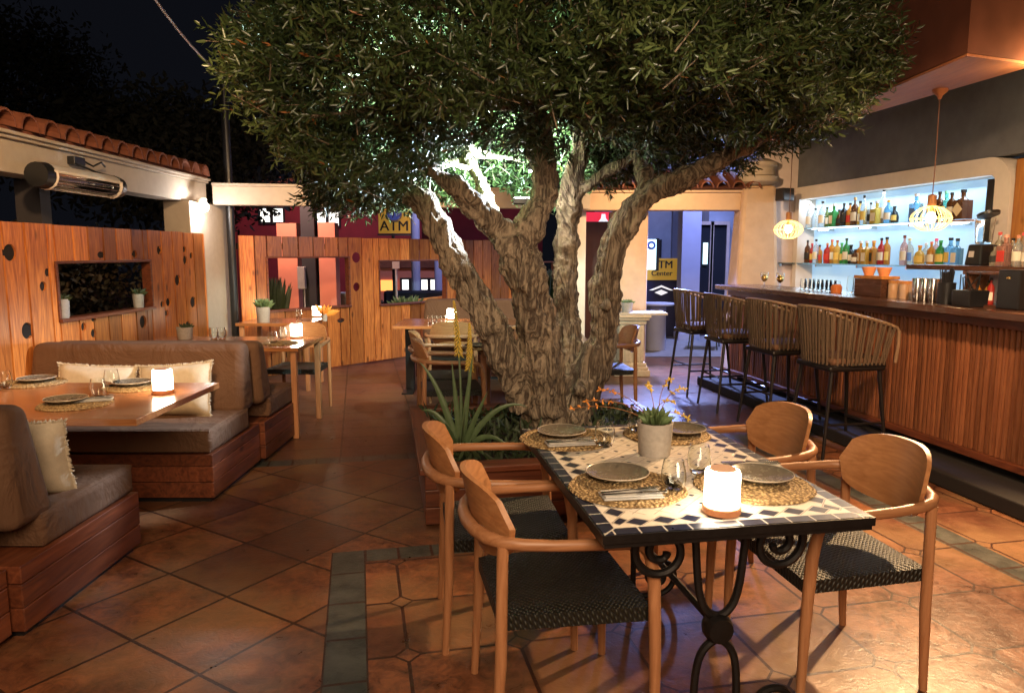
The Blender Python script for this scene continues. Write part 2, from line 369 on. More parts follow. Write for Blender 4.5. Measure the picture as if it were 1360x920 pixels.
sfar = n.m('GREATER_THAN', V, 5.35)
isl = n.m('MULTIPLY', n.m('GREATER_THAN', V, 3.6), n.m('LESS_THAN', U, 1.9))
isR = n.m('MULTIPLY', isR, n.m('SUBTRACT', 1.0, isl))
def sel(m_, a, b): return n.m('ADD', n.m('MULTIPLY', m_, a), n.m('MULTIPLY', n.m('SUBTRACT', 1.0, m_), b))
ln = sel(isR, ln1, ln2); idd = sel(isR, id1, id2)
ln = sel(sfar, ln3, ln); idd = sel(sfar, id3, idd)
slv = n.m('MULTIPLY', n.m('MULTIPLY', n.m('GREATER_THAN', U, -.165), n.m('LESS_THAN', U, 0.0)), n.m('LESS_THAN', V, 3.6))
slh = n.m('MULTIPLY', n.m('MULTIPLY', n.m('GREATER_THAN', U, -.165), n.m('LESS_THAN', U, .6)), n.m('MULTIPLY', n.m('GREATER_THAN', V, 3.46), n.m('LESS_THAN', V, 3.6)))
slr = n.m('MULTIPLY', n.m('GREATER_THAN', U, 2.95), n.m('LESS_THAN', U, 3.12)); slr = n.m('MULTIPLY', slr, n.m('LESS_THAN', V, 5.35))
sff = n.m('MULTIPLY', n.m('GREATER_THAN', V, 5.22), n.m('LESS_THAN', V, 5.37))
sl = n.m('MAXIMUM', n.m('MAXIMUM', slv, slh), n.m('MAXIMUM', slr, sff))
ln = sel(sl, ln4, ln); idd = sel(sl, id4, idd)
gr = n.m('LESS_THAN', n.m('ADD', ln, n.m('MULTIPLY', n.noise(c, 60, 2), .004)), .0090)
big = n.noise(c, 1.3, 4); mid = n.noise(c, 7, 5, .6); fine = n.noise(c, 60, 5, .65)
st = n.noise(n.map(c, (1, 1, 1), (0, 0, R(20))), 16, 6, .7, 1.5)
col = n.mix(n.ramp(n.m('ADD', n.m('MULTIPLY', mid, .5), n.m('MULTIPLY', st, .5)), [(.40, 0.0), (.60, 1.0)]), (.085, .029, .014), (.30, .105, .044))
col = n.mix(n.m('MULTIPLY', n.m('POWER', idd, 1.6), .85), col, (.075, .028, .016))
col = n.mix(n.ramp(big, [(.45, 0.0), (.62, .55)]), col, (.26, .15, .07))
sld = n.mix(n.ramp(mid, [(.35, 0.0), (.65, 1.0)]), (.035, .038, .036), (.085, .085, .075))
col = n.mix(sl, col, sld)
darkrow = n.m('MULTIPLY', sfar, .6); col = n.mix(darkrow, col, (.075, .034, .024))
col = n.mix(gr, col, n.mix(isR, (.040, .018, .011), (.045, .016, .009)))
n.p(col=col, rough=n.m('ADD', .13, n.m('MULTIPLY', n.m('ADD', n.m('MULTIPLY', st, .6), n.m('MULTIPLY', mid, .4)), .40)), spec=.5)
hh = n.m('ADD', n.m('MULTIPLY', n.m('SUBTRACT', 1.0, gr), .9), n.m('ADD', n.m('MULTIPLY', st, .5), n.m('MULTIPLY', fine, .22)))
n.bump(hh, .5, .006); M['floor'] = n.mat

# bark
n = N('olive_bark'); c = n.coord(); cm = n.map(c, (1, 1, .22))
g1 = n.noise(cm, 16, 8, .68, 1.3); g2 = n.noise(cm, 45, 6, .7, .6)
rg = n.m('ABSOLUTE', n.m('SUBTRACT', n.m('FRACT', n.m('MULTIPLY', n.noise(cm, 5, 4, .6, 1.6), 7)), .5))
f = n.m('ADD', n.m('ADD', n.m('MULTIPLY', g1, .5), n.m('MULTIPLY', rg, .55)), n.m('MULTIPLY', g2, .25))
n.p(col=n.mix(n.ramp(f, [(.38, 0.0), (.72, 1.0)]), (.075, .050, .032), (.42, .32, .21)), rough=.85); n.bump(f, 1.0, .035); M['bark'] = n.mat
n = N('olive_leaf'); t = n.attr()
n.p(col=n.ramp(t, [(0.0, (.016, .028, .009)), (.55, (.045, .070, .020)), (.93, (.12, .155, .05)), (1.0, (.26, .10, .03))]), rough=.36, spec=.6); M['leaf'] = n.mat
M['night_leaf'] = plain('night_foliage', (.008, .010, .006), .9, 0, .3, 5, 0)
n = N('dark_hedge_leaf'); t = n.attr(); n.p(col=n.ramp(t, [(0.0, (.02, .02, .01)), (1.0, (.075, .05, .03))]), rough=.6); M['hedge'] = n.mat
def liquid(name, col, trans=.6, rough=.08):
    if name not in M:
        n = N(name); M[name] = n.p(col=col, rough=rough, trans=trans, ior=1.35)
    return M[name]

# ================================================================== SETTING
tag(MB().mm((-45, -6, -.3), (45, 60, 0)).build('terrace_floor', M['floor']), kind='structure')
tag(MB().mm((1.6, 10.4, .004), (12, 40, .008)).build('street_paving', M['asphalt']), kind='structure')

# ---- left veranda: beam with clay tile eaves over wall posts
vt = thing('veranda', 'cream beam with clay barrel tile eaves above the left plank fence', 'veranda', (-3.34, 2.0, 0))
b = MB(); b.mm((-.22, -1.5, 2.03), (0, 6.05, 2.25)); b.mm((-.22, -1.5, 2.25), (.03, 6.05, 2.275)); b.mm((-.22, -1.5, 2.275), (.055, 6.05, 2.30))
b.build('beam', M['cream'], vt, bevel=.006)
MB().mm((-.20, 5.45, 0), (.07, 6.45, 2.028)).build('pier', M['cream'], vt, bevel=.01)
MB().mm((-.24, 3.3, 1.0), (-.06, 3.42, 2.02)).build('post', M['darkwall'], vt)
rt = MB()
for i in range(31):
    y = -1.2 + i * .235; pts = []
    for rw in range(5):
        x0 = .09 - rw * .34; z0 = 2.315 + rw * .075
        n_ = 8; ring = []
        for (xx, zz, rr) in ((x0, z0, .098), (x0 - .40, z0 + .090, .082)):
            for k in range(n_ + 1):
                th = math.pi * k / n_; ring.append((xx, y + rr * math.cos(th), zz + rr * 1.15 * math.sin(th)))
            for k in range(n_, -1, -1):
                th = math.pi * k / n_; ring.append((xx, y + (rr - .014) * math.cos(th), zz + (rr - .014) * 1.15 * math.sin(th)))
        m_ = 2 * (n_ + 1); fs = [(k, (k + 1) % m_, m_ + (k + 1) % m_, m_ + k) for k in range(m_)]
        fs += [(k, k + 1, m_ - 2 - k, m_ - 1 - k) for k in range(n_)] + [(m_ + k, m_ + m_ - 1 - k, m_ + m_ - 2 - k, m_ + k + 1) for k in range(n_)]
        rt.add(ring, fs)
rt.build('barrel_tiles', M['terracotta'], vt)
MB().prism([(.02, 2.30), (.02, 2.325), (-1.75, 2.70), (-1.75, 2.30)], -1.5, 6.05, mat=Matrix(((1, 0, 0, 0), (0, 0, 1, 0), (0, 1, 0, 0), (0, 0, 0, 1)))).build('roof_deck', M['terracotta'], vt)
tag(MB().mm((-7.2, -1, 0), (-6.9, 9, 5)).build('neighbouring_wall', M['darkwall']), 'dark wall of the neighbouring building behind the left plank fence', 'wall')
# back pergola beam
bb = thing('pergola_beam', 'long cream beam crossing behind the olive tree crown above the back fence', 'beam', (-3.26, 8.06, 0))
a0 = Vector((0, 0)); ang = math.atan2(9.25 - 8.06, 3.0 + 3.26); L = math.hypot(6.26, 1.19)
bb.rotation_euler = (0, 0, ang)
MB().mm((0, -.09, 2.02), (4.25, .09, 2.22)).build('beam', M['cream'], bb, bevel=.006)
MB().mm((0, -.12, 2.22), (4.25, .12, 2.25)).build('capping', M['cream'], bb, bevel=.004)
# wall spot
sl = thing('wall_spotlight', 'small round white spotlight glaring at the corner of the cream pier', 'lamp', (-3.20, 7.60, 2.0))
MB().tube([(0, 0, .06), (0, 0, 0)], .045, 14).build('housing', M['cream'], sl, smooth=True)
MB().ball((.02, -.02, -.03), .05, 12).build('lens', M['spotglow'], sl, smooth=True)
lamp('wall_spot_glow', 'POINT', (-3.08, 7.52, 1.93), 3.5, (1, .92, .86), .04)
# black pole
pl = thing('steel_pole', 'tall black steel pole rising beside the cream pier left of the tree', 'pole', (-3.17, 8.25, 0))
MB().tube([(0, 0, 0), (0, 0, 3.45)], .045, 14).build('shaft', M['pole'], pl, smooth=True)
MB().tube([(0, 0, 0), (0, 0, .03)], .11, 14).build('base_plate', M['pole'], pl)
top = Vector((-3.17, 8.25, 3.40)); e2 = Vector((-2.35, 3.2, 4.1))
pts = [top.lerp(e2, i / 12) + Vector((0, 0, -.25 * math.sin(math.pi * i / 12))) for i in range(13)]
tag(MB().tube(pts, .011, 6).build('overhead_cable', M['heater']), 'pale overhead cable running from the black pole up across the night sky', 'cable')

# ---- patio heater on the left beam
ht = thing('patio_heater', 'tubular chrome infrared heater bracketed to the left veranda beam', 'heater', (-3.17, 5.42, 2.02))
def arc_shell(y0, y1, r, a0, a1, t=.008, n=12):
    mb = MB(); vs = []
    for y in (y0, y1):
        for rr in (r, r - t):
            for k in range(n + 1):
                a = a0 + (a1 - a0) * k / n; vs.append((rr * math.cos(a), y, rr * math.sin(a)))
    q = n + 1; fs = []
    for k in range(n):
        fs += [(k, k + 1, 2 * q + k + 1, 2 * q + k), (q + k + 1, q + k, 3 * q + k, 3 * q + k + 1), (k + 1, k, q + k, q + k + 1), (2 * q + k, 2 * q + k + 1, 3 * q + k + 1, 3 * q + k)]
    fs += [(0, 2 * q, 3 * q, q), (n, q + n, 3 * q + n, 2 * q + n)]
    return mb.add(vs, fs)
arc_shell(-.42, .42, .085, R(20), R(262)).build('casing', M['heater'], ht, smooth=True)
arc_shell(-.40, .40, .070, R(30), R(250), .004).build('reflector', M['reflector'], ht, smooth=True)
for s_ in (-1, 1): MB().tube([(0, s_ * .42, 0), (0, s_ * .50, 0)], [.09, .082], 18).build('end_cap', M['black'], ht, smooth=True)
MB().tube([(.015, -.4, -.005), (.015, .4, -.005)], .012, 10).build('heating_tube', M['glass'], ht, smooth=True)
fa_ = MB()
for a in (R(20), R(-98)): fa_.box((.082 * math.cos(a), 0, .082 * math.sin(a)), (.018, .86, .016))
for s_ in (-1, 1): fa_.tube([(.084 * math.cos(R(-98 + k * 11.8)), s_ * .405, .084 * math.sin(R(-98 + k * 11.8))) for k in range(11)], .012, 6)
fa_.build('front_frame', M['surround'], ht)
g = MB()
for i in range(5): a = R(-75 + i * 24); g.tube([(.083 * math.cos(a), -.42, .083 * math.sin(a)), (.083 * math.cos(a), .42, .083 * math.sin(a))], .003, 5)
g.build('guard_wires', M['steel'], ht)
MB().mm((-.17, .28, .05), (-.02, .33, .09)).mm((-.17, -.32, .05), (-.02, -.27, .09)).build('bracket', M['black'], ht, bevel=.004)
jb = MB().mm((-.16, .12, .14), (-.10, .26, .20)).build('junction_box', M['black'], ht, bevel=.006)
MB().tube([(-.12, .26, .18), (-.10, .36, .15), (-.08, .44, .19), (-.12, .56, .17)], .008, 6).tube([(-.12, .15, .15), (-.05, .3, .10), (0, .42, .08)], .008, 6).build('cable', M['cable'], ht)

# ---- plank fences
def holes_cut(o, holes, pieces):       # holes: (x, z, rx, rz) bored right through along local y, board by board
    out = MB(); hs = []
    for (x, z, rx, rz) in holes: hs.append((x, z, rx, rz))
    for (a, b_, tn) in pieces:
        hit = [h for h in hs if h[0] + h[2] > a[0] and h[0] - h[2] < b_[0] and h[1] + h[3] > a[2] and h[1] - h[3] < b_[2]]
        if not hit: out.mm(a, b_, tone=tn); continue
        tmp = MB().mm(a, b_).build('tmp', M['pine'])
        for (x, z, rx, rz) in hit:
            vs = [(x + rx * math.cos(2 * math.pi * (k + .3) / 22), y, z + rz * math.sin(2 * math.pi * (k + .3) / 22)) for y in (-.15, .15) for k in range(22)]
            co = MB().add(vs, [tuple(range(22)), tuple(range(43, 21, -1))] + [(k, 22 + k, 22 + (k + 1) % 22, (k + 1) % 22) for k in range(22)]).build('cutter', M['pine'])
            bm_ = tmp.modifiers.new('b', 'BOOLEAN'); bm_.operation = 'DIFFERENCE'; bm_.object = co; bm_.solver = 'EXACT'
            bpy.context.view_layer.update(); dg = bpy.context.evaluated_depsgraph_get(); me = bpy.data.meshes.new_from_object(tmp.evaluated_get(dg), depsgraph=dg)
            tmp.modifiers.clear(); tmp.data = me; bpy.data.objects.remove(co)
        out.add([tuple(v.co) for v in tmp.data.vertices], [tuple(p.vertices) for p in tmp.data.polygons], tn); bpy.data.objects.remove(tmp)
    o.data = out.mesh('planks', M['pine'])
def plank_fence(name, label, loc, rotz, L, H, openings, holes, pw=.205, z0=.02, seed=1, group=None):
    r_ = random.Random(seed)
    t = thing(name, label, 'fence', loc, rotz, group); mb = MB(); x = 0; pcs = []
    edges = sorted([o[0] for o in openings] + [o[1] for o in openings])
    while x < L - .02:
        w_ = min(pw * r_.uniform(.86, 1.14), L - x)
        for e_ in edges:
            if x + .02 < e_ < x + w_ + .06: w_ = e_ - x
        a, c_ = x + .0085, x + w_ - .0085
        segs = [(z0, H + r_.uniform(-.004, .004))]
        cuts = [o for o in openings if o[0] < (a + c_) / 2 < o[1]]
        for o in cuts: segs = [(z0, o[2]), (o[3], H)]
        tn = r_.random()
        for (p0, p1) in segs:
            y0_ = -.002 + r_.uniform(-.002, .001); mb.mm((a, y0_, p0), (c_, .013, p1), tone=tn); pcs.append(((a, y0_, p0), (c_, .013, p1), tn))
        x += w_
    o = mb.build('planks', M['pine'], t)
    if holes: holes_cut(o, holes, pcs)
    fr = MB()
    rails = [.25, H - .12] + [o[2] - .04 for o in openings]
    for z in rails:
        if any(o[2] < z < o[3] for o in openings): continue
        fr.mm((0, .015, z - .035), (L, .055, z + .035))
    fr.build('rails', M['slat_back'], t)  # rails coloured black so the holes look unlit
    bk = MB(); xs_ = [0] + edges + [L]
    for i in range(0, len(xs_) - 1, 2): bk.mm((xs_[i] + .01, .0135, z0), (xs_[i + 1] - .03 if i < len(xs_) - 2 else xs_[i + 1], .0148, H - .01))
    for o in openings: bk.mm((o[0] - .028, .0135, z0), (o[1] + .008, .0148, o[2] - .005)); bk.mm((o[0] - .028, .0135, o[3] + .005), (o[1] + .008, .0148, H - .01))
    bk.build('hole_shade_sheet', M['slat_back'], t) if name == 'plank_fence' and len(openings) == 1 else None  # black sheet added to stand for the darkness behind the holes
    for o in openings:
        s_ = MB(); s_.mm((o[0] - .02, -.035, o[2] - .001), (o[1] + .02, .09, o[2] + .024)); s_.mm((o[0] - .02, -.018, o[3] - .018), (o[1] + .02, .07, o[3] + .002))
        s_.mm((o[0] - .02, -.016, o[2] + .025), (o[0] + .004, .07, o[3] - .019)); s_.mm((o[1] - .004, -.016, o[2] + .025), (o[1] + .02, .07, o[3] - .019))
        s_.build('window_frame', M['bench_wood_x'], t, bevel=.003)
    return t
# local x runs along the fence; local -y faces the terrace
fl0 = Vector((-3.37, 2.2, 0)); fa = R(88.3)
hl = []
def on_left(px, py):                   # metres along the left fence and height of a mark on it
    r_ = ray(px, py); dx, dy = math.cos(fa), math.sin(fa); t = (fl0.y * dx - fl0.x * dy) / (r_.y * dx - r_.x * dy)
    return ((r_.y * t - fl0.y) / dy, CH + r_.z * t)
for (zx, zy, rx, ry) in ((63, 220, 40, 55), (175, 722, 36, 54), (303, 348, 18, 28), (275, 437, 22, 32), (650, 235, 24, 22), (865, 230, 14, 26), (1022, 205, 14, 30), (535, 697, 16, 28), (600, 738, 18, 28), (600, 650, 16, 14),
                         (918, 665, 22, 42), (1187, 200, 10, 22), (1190, 268, 14, 28), (1230, 240, 10, 22), (1142, 398, 18, 36), (1083, 538, 16, 28), (1042, 552, 12, 22), (1073, 608, 10, 22), (1242, 538, 18, 36), (1207, 685, 14, 25)):
    c0 = on_left(zx / 4.843, 290 + zy / 4.843); c1 = on_left((zx + rx) / 4.843, 290 + zy / 4.843); c2 = on_left(zx / 4.843, 290 + (zy - ry) / 4.843)
    hl.append((c0[0], c0[1], abs(c1[0] - c0[0]), abs(c2[1] - c0[1])))
plank_fence('plank_fence', 'orange pine plank fence with oval holes and a dark window opening behind the left booths', fl0, fa, 5.42, 1.70, [(2.98 + .05, 4.30, 1.0, 1.44)], hl, seed=3)
fb0 = Vector((-3.16, 8.42, 0)); fbd = Vector((.645, .765, 0)); fba = math.atan2(.765, .645)
def onFB(px):                          # metres along the back fence seen at a column
    k = (px - 680) / F; return (k * fb0.y - fb0.x) / (fbd.x - k * fbd.y)
ob = [(onFB(357), onFB(464), .79, 1.455), (onFB(505), onFB(592), .77, 1.40), (onFB(700), onFB(736), .62, 1.35)]
plank_fence('plank_fence', 'pine plank fence with street window openings across the back of the terrace', fb0, fba, 5.6, 1.70, ob,
            [(onFB(465) + .12, 1.44, .07, .07), (onFB(474), 1.05, .055, .06), (onFB(452), .62, .06, .03)], seed=11)
# hedge behind the left opening
def leaf_mesh(pos, dirs, nrm, ln, wd, tone):
    k = len(pos); side = np.cross(dirs, nrm); side /= np.linalg.norm(side, axis=1, keepdims=True) + 1e-9
    L_ = ln[:, None]; W_ = wd[:, None]
    v = np.empty((k, 6, 3)); v[:, 0] = pos; v[:, 1] = pos + dirs * L_ * .35 + side * W_ * .5 + nrm * W_ * .14; v[:, 2] = pos + dirs * L_ * .75 + side * W_ * .36 + nrm * W_ * .1
    v[:, 3] = pos + dirs * L_ - nrm * W_ * .15; v[:, 4] = pos + dirs * L_ * .75 - side * W_ * .36 + nrm * W_ * .1; v[:, 5] = pos + dirs * L_ * .35 - side * W_ * .5 + nrm * W_ * .14
    return v
def leaves_obj(name, pos, dirs, nrm, ln, wd, tone, mat, parent):
    v = leaf_mesh(pos, dirs, nrm, ln, wd, tone); k = len(pos); me = bpy.data.meshes.new(name)
    me.vertices.add(k * 6); me.vertices.foreach_set('co', v.reshape(-1).astype('f4'))
    idx = np.arange(k)[:, None] * 6; q = np.concatenate([idx + np.array([0, 1, 2, 3]), idx + np.array([0, 3, 4, 5])], axis=1).reshape(-1)
    me.loops.add(k * 8); me.loops.foreach_set('vertex_index', q.astype('i4')); me.polygons.add(k * 2)
    me.polygons.foreach_set('loop_start', (np.arange(k * 2) * 4).astype('i4'))
    try: me.polygons.foreach_set('loop_total', np.full(k * 2, 4, 'i4'))
    except Exception: pass
    at = me.attributes.new('tone', 'FLOAT', 'FACE'); at.data.foreach_set('value', np.repeat(tone, 2).astype('f4'))
    me.materials.append(mat); me.update(calc_edges=True); o = bpy.data.objects.new(name, me); C.objects.link(o); o.parent = parent; return o
rng = np.random.default_rng(5)
def unit(a): return a / (np.linalg.norm(a, axis=-1, keepdims=True) + 1e-9)
k = 9000; hd = thing('hedge', 'dark clipped hedge filling the view through the left fence opening', 'hedge', (-4.3, 6.2, 0))
pos = rng.uniform((-.35, -1.9, .2), (.25, 1.9, 1.75), (k, 3))
leaves_obj('foliage', pos, unit(rng.normal(size=(k, 3))), unit(rng.normal(size=(k, 3))), rng.uniform(.05, .09, k), rng.uniform(.03, .05, k), rng.random(k), M['hedge'], hd)
MB().tube([(0, 0, 0), (0, .05, 1.2)], [.05, .03]).build('stem', M['bark'], hd)
MB().mm((-.5, -1.9, .1), (-.3, 1.9, 1.7)).build('inner_twigs', M['hedge'], hd)

# ---- gateway: pillar, lintel with tiles, tapered column, end wall
gp = thing('gate_pillar', 'broad sand plaster pillar behind the right tree limb', 'pillar', (1.5, 9.35, 0))
MB().mm((-.25, -.12, 0), (.22, .15, 2.02)).build('shaft', M['sand'], gp, bevel=.02)
gt = thing('gate_post', 'slim cream post between the two right olive stems', 'post', (.88, 9.3, 0)); MB().mm((-.055, -.06, 0), (.055, .06, 2.02)).build('shaft', M['surround'], gt, bevel=.008)
tag(MB().mm((.98, 10.6, 0), (1.45, 10.7, 1.95)).build('brown_shutter', M['canopy'], bevel=.01), 'dark brown shutter below the red sign between the olive stems', 'shutter')
gl = thing('gate_lintel', 'sand plaster lintel topped with clay barrel tiles over the street gateway', 'lintel', (0.72, 9.15, 0))
MB().mm((0, -.12, 2.022), (2.28, .14, 2.235)).build('beam', M['sand'], gl, bevel=.01)
MB().mm((-.02, -.16, 2.235), (2.30, .16, 2.262)).build('moulding', M['sand'], gl, bevel=.006)
tb = MB()
for i in range(12):
    x = .12 + i * .19; ring = []
    for (yy, zz) in ((-.26, 2.275), (.2, 2.47)):
        for rr in (.082, .066):
            for k in range(9):
                th = math.pi * (k if rr > .07 else 8 - k) / 8; ring.append((x + rr * math.cos(th), yy, zz + rr * math.sin(th) * 1.1))
    tb.add(ring, [(k, (k + 1) % 18, 18 + (k + 1) % 18, 18 + k) for k in range(18)] + [(k, k + 1, 16 - k, 17 - k) for k in range(8)])
tb.prism([(-.12, 2.263), (.25, 2.263), (.25, 2.44), (-.20, 2.285)], 0, 2.28, mat=Matrix(((0, 0, 1, 0), (1, 0, 0, 0), (0, 1, 0, 0), (0, 0, 0, 1))))
tb.build('barrel_tiles', M['terracotta'], gl)
tc = thing('tapered_column', 'tapered cream plaster column with moulded cap at the end of the bar', 'column', (3.02, 9.12, 0))
MB().box((0, 0, 1.16), (.62, .5, 2.32), taper=.66).build('shaft', M['sand'], tc, bevel=.05)
cp = MB(); cp.lathe([(.20, 2.32), (.26, 2.36), (.27, 2.42), (.22, 2.44), (.215, 2.52), (.25, 2.55), (.25, 2.59), (.14, 2.64)], n=24); cp.build('cap', M['cream'], tc, smooth=True)
MB().tube([(0, 0, 2.64), (0, 0, 3.2)], .012, 6).build('rod', M['cream'], tc)
sb_ = thing('outdoor_speaker', 'small dark box speaker on the column at the end of the bar', 'speaker', (3.26, 8.80, 2.19))
MB().box((0, 0, 0), (.17, .14, .15), rot=.4).build('case', M['black'], sb_, bevel=.012)
MB().tube([(.02, .06, 0), (.06, .16, 0)], .015).build('bracket', M['black'], sb_)
tag(MB().mm((3.10, 9.18, 0), (3.86, 9.38, 3.3)).build('end_wall', M['mauve'], bevel=.01), 'pale plaster wall between the tapered column and the bottle niche', 'wall')

# ---- back bar wall (local frame: x = u, y = v)
wl = thing('bar_wall', 'grey rendered wall with a cream framed bottle niche behind the bar', 'wall', UV(0, 0, 0), RB)
NU, NB, V0, V1, ZB, ZT = 5.08, 5.26, 5.36, 8.36, 1.02, 2.27
g = MB(); g.mm((NU, V1 + .03, 0), (5.42, 8.75, ZT)); g.mm((NU, 1.0, ZT + .03), (5.42, 8.75, 3.6)); g.build('rendered_wall', M['greywall'], wl)
g = MB(); g.mm((NU, 1.0, 0), (5.42, 8.36, ZB)); g.build('lower_wall', M['mauve'], wl)
MB().mm((NB, V0, ZB), (NB + .03, V1, ZT)).build('backlit_panel', M['nichepanel'], wl)
# niche frame: rounded at its near upper corner
def frame_prism(outer, inner, x0, x1, name, mat):
    mb = MB(); n_ = len(outer); vs = [(x, *p) for x in (x0, x1) for p in outer + inner]; q = 2 * n_; fs = []
    for k in range(n_ - 1):
        fs += [(k, k + 1, n_ + k + 1, n_ + k), (q + k + 1, q + k, q + n_ + k, q + n_ + k + 1), (k + 1, k, q + k, q + k + 1), (n_ + k, n_ + k + 1, q + n_ + k + 1, q + n_ + k)]
    fs += [(0, n_, q + n_, q), (n_ - 1, q + n_ - 1, q + 2 * n_ - 1, 2 * n_ - 1)]
    return mb.add(vs, fs).build(name, mat, wl)
def rr(v0, v1, z0, z1, r_, n_=8):
    pts = [(v1, z0), (v1, z1)]
    pts += [(v0 + r_ - r_ * math.sin(math.pi / 2 * k / n_), z1 - r_ + r_ * math.cos(math.pi / 2 * k / n_)) for k in range(n_ + 1)]
    return pts + [(v0, z0)]
frame_prism(rr(V0 - .14, V1 + .028, ZB, ZT + .028, .24), rr(V0 + .02, V1 - .06, ZB, ZT - .12, .06), NU - .045, NB - .002, 'niche_surround', M['surround'])
MB().mm((NU - .005, 1.0, ZB), (5.20, V0 - .155, ZT - .005)).build('inner_wall', M['slat_back'], wl)
pw = MB(); v = 1.0
while v < V0 - .16:
    pw.mm((NU - .03, v, ZB), (NU - .006, min(v + .135, V0 - .145), ZT - .02)); v += .14
pw.build('wood_panelling', M['panel_wood'], wl)
MB().mm((NU - .03, V0 + .04, 1.62), (NU + .06, V0 + .12, 2.12)).build('speaker_bar', M['black'], wl, bevel=.008)
# light strips inside the niche
ls = lamp('niche_strip_light', 'AREA', UV(NB - .09, 6.9, ZT - .14), 5.5, (.70, .85, 1), .05, None, sy=2.8); ls.rotation_euler = (0, R(25), RB)
ls = lamp('niche_strip_light', 'AREA', UV(NB - .09, 6.9, 1.78), 3.5, (.62, .80, 1), .05, None, sy=2.6); ls.rotation_euler = (0, R(25), RB)
ls = lamp('niche_strip_light', 'AREA', UV(NU - .10, 6.9, 1.34), 2, (.62, .80, 1), .05, None, sy=2.6); ls.rotation_euler = (0, R(20), RB)
# glass shelves
def shelf(label, u0, u1, v0, v1, z, mat, nbr=3, th=.012, name='bottle_shelf'):
    t = thing(name, label, 'shelf', UV(0, 0, z), RB); MB().mm((u0, v0, -th), (u1, v1, 0)).build('board', mat, t, bevel=.002)
    for i in range(nbr):
        v = v0 + (v1 - v0) * (i + .5) / nbr; MB().mm((u0 + .02, v - .012, -th - .03), (u1 + .02, v + .012, -th - .001)).build('bracket', M['steel'], t)
    return t
shelf('upper long glass shelf of bottles in the backlit niche', 5.03, 5.24, 6.0, 8.29, 1.80, M['shelfglass'])
shelf('lower long glass shelf of bottles in the backlit niche', 5.03, 5.24, 6.0, 8.29, 1.38, M['shelfglass'])
shelf('short wooden shelf at the right end of the bottle niche', 5.00, 5.20, 5.62, 5.98, 1.79, M['panel_wood'], 1)
shelf('short empty glass shelf left of the bottle niche', 4.88, 5.04, 8.32, 8.62, 1.38, M['shelfglass'], 1)
shelf('dark wooden shelf crowded with pale bottles right of the niche', 4.55, 5.02, 3.2, 5.75, 1.40, M['counter'], 2, .04)
bc = thing('back_counter', 'dark back counter cabinet behind the bar below the bottle niche', 'counter', UV(0, 0, 0), RB)
MB().mm((4.62, 3.0, .1), (5.07, 8.3, .93)).build('cabinet', M['bench_wood'], bc); MB().mm((4.58, 2.9, .93), (5.075, 8.34, .97)).build('top', M['counter'], bc, bevel=.004)

# ---- canopy over the bar
cn = thing('bar_canopy', 'large brown canopy block with orange soffit over the bar', 'canopy', (0, 0, 0))
fp = [(2.80, 4.64), (2.76, 9.0), (2.72, 9.08), (2.98, 7.2), (3.38, 4.86)]
MB().prism([(x, y) for x, y in fp], 2.72, 5.2).build('fascia', M['canopy'], cn)
MB().prism([(x - .0, y) for x, y in fp], 2.70, 2.717).build('soffit', M['soffit'], cn)
fp2 = [(3.40, 4.95), (4.6, 5.1), (4.9, 2.0), (3.9, 2.0)]
MB().prism(fp2, 2.95, 5.2).build('side_fascia', M['canopy'], cn)
MB().mm((3.33, 4.70, 2.60), (3.42, 4.78, 2.66)).build('corner_lamp', M['bulb'], cn)

# ---- the bar (local frame u,v)
bar = thing('bar_counter', 'long bar faced with vertical wooden slats under a dark wooden top', 'bar', UV(0, 0, 0), RB)
MB().mm((3.69, 2.0, 1.095), (4.27, 7.72, 1.145)).build('countertop', M['counter'], bar, bevel=.006)
MB().mm((3.865, 2.0, .14), (4.20, 7.60, 1.093)).build('core', M['slat_back'], bar)
MB().mm((3.90, 2.0, 0), (4.15, 7.52, .139)).build('plinth', M['slat_back'], bar)
MB().mm((3.80, 2.0, 1.03), (3.864, 7.62, 1.092)).build('top_rail', M['bench_wood'], bar, bevel=.003)
MB().mm((3.80, 2.0, .155), (3.864, 7.62, .20)).build('bottom_rail', M['bench_wood'], bar, bevel=.003)
s_ = MB(); v = 2.0
while v < 7.58:
    w_ = .0235 + rnd.uniform(-.003, .003); s_.mm((3.828 + rnd.uniform(-.003, .003), v, .203), (3.862, v + w_, 1.028)); v += .043
v = 3.84
while v < 4.19: s_.mm((v, 7.602, .203), (v + .03, 7.63, 1.09)); v += .043
s_.build('slats', M['slat'], bar)
ft = thing('bar_step', 'low dark step running along the foot of the bar', 'step', UV(0, 0, 0), RB)
MB().mm((3.50, 1.9, .002), (3.885, 7.7, .10)).build('tread', M['slat_back'], ft, bevel=.01)

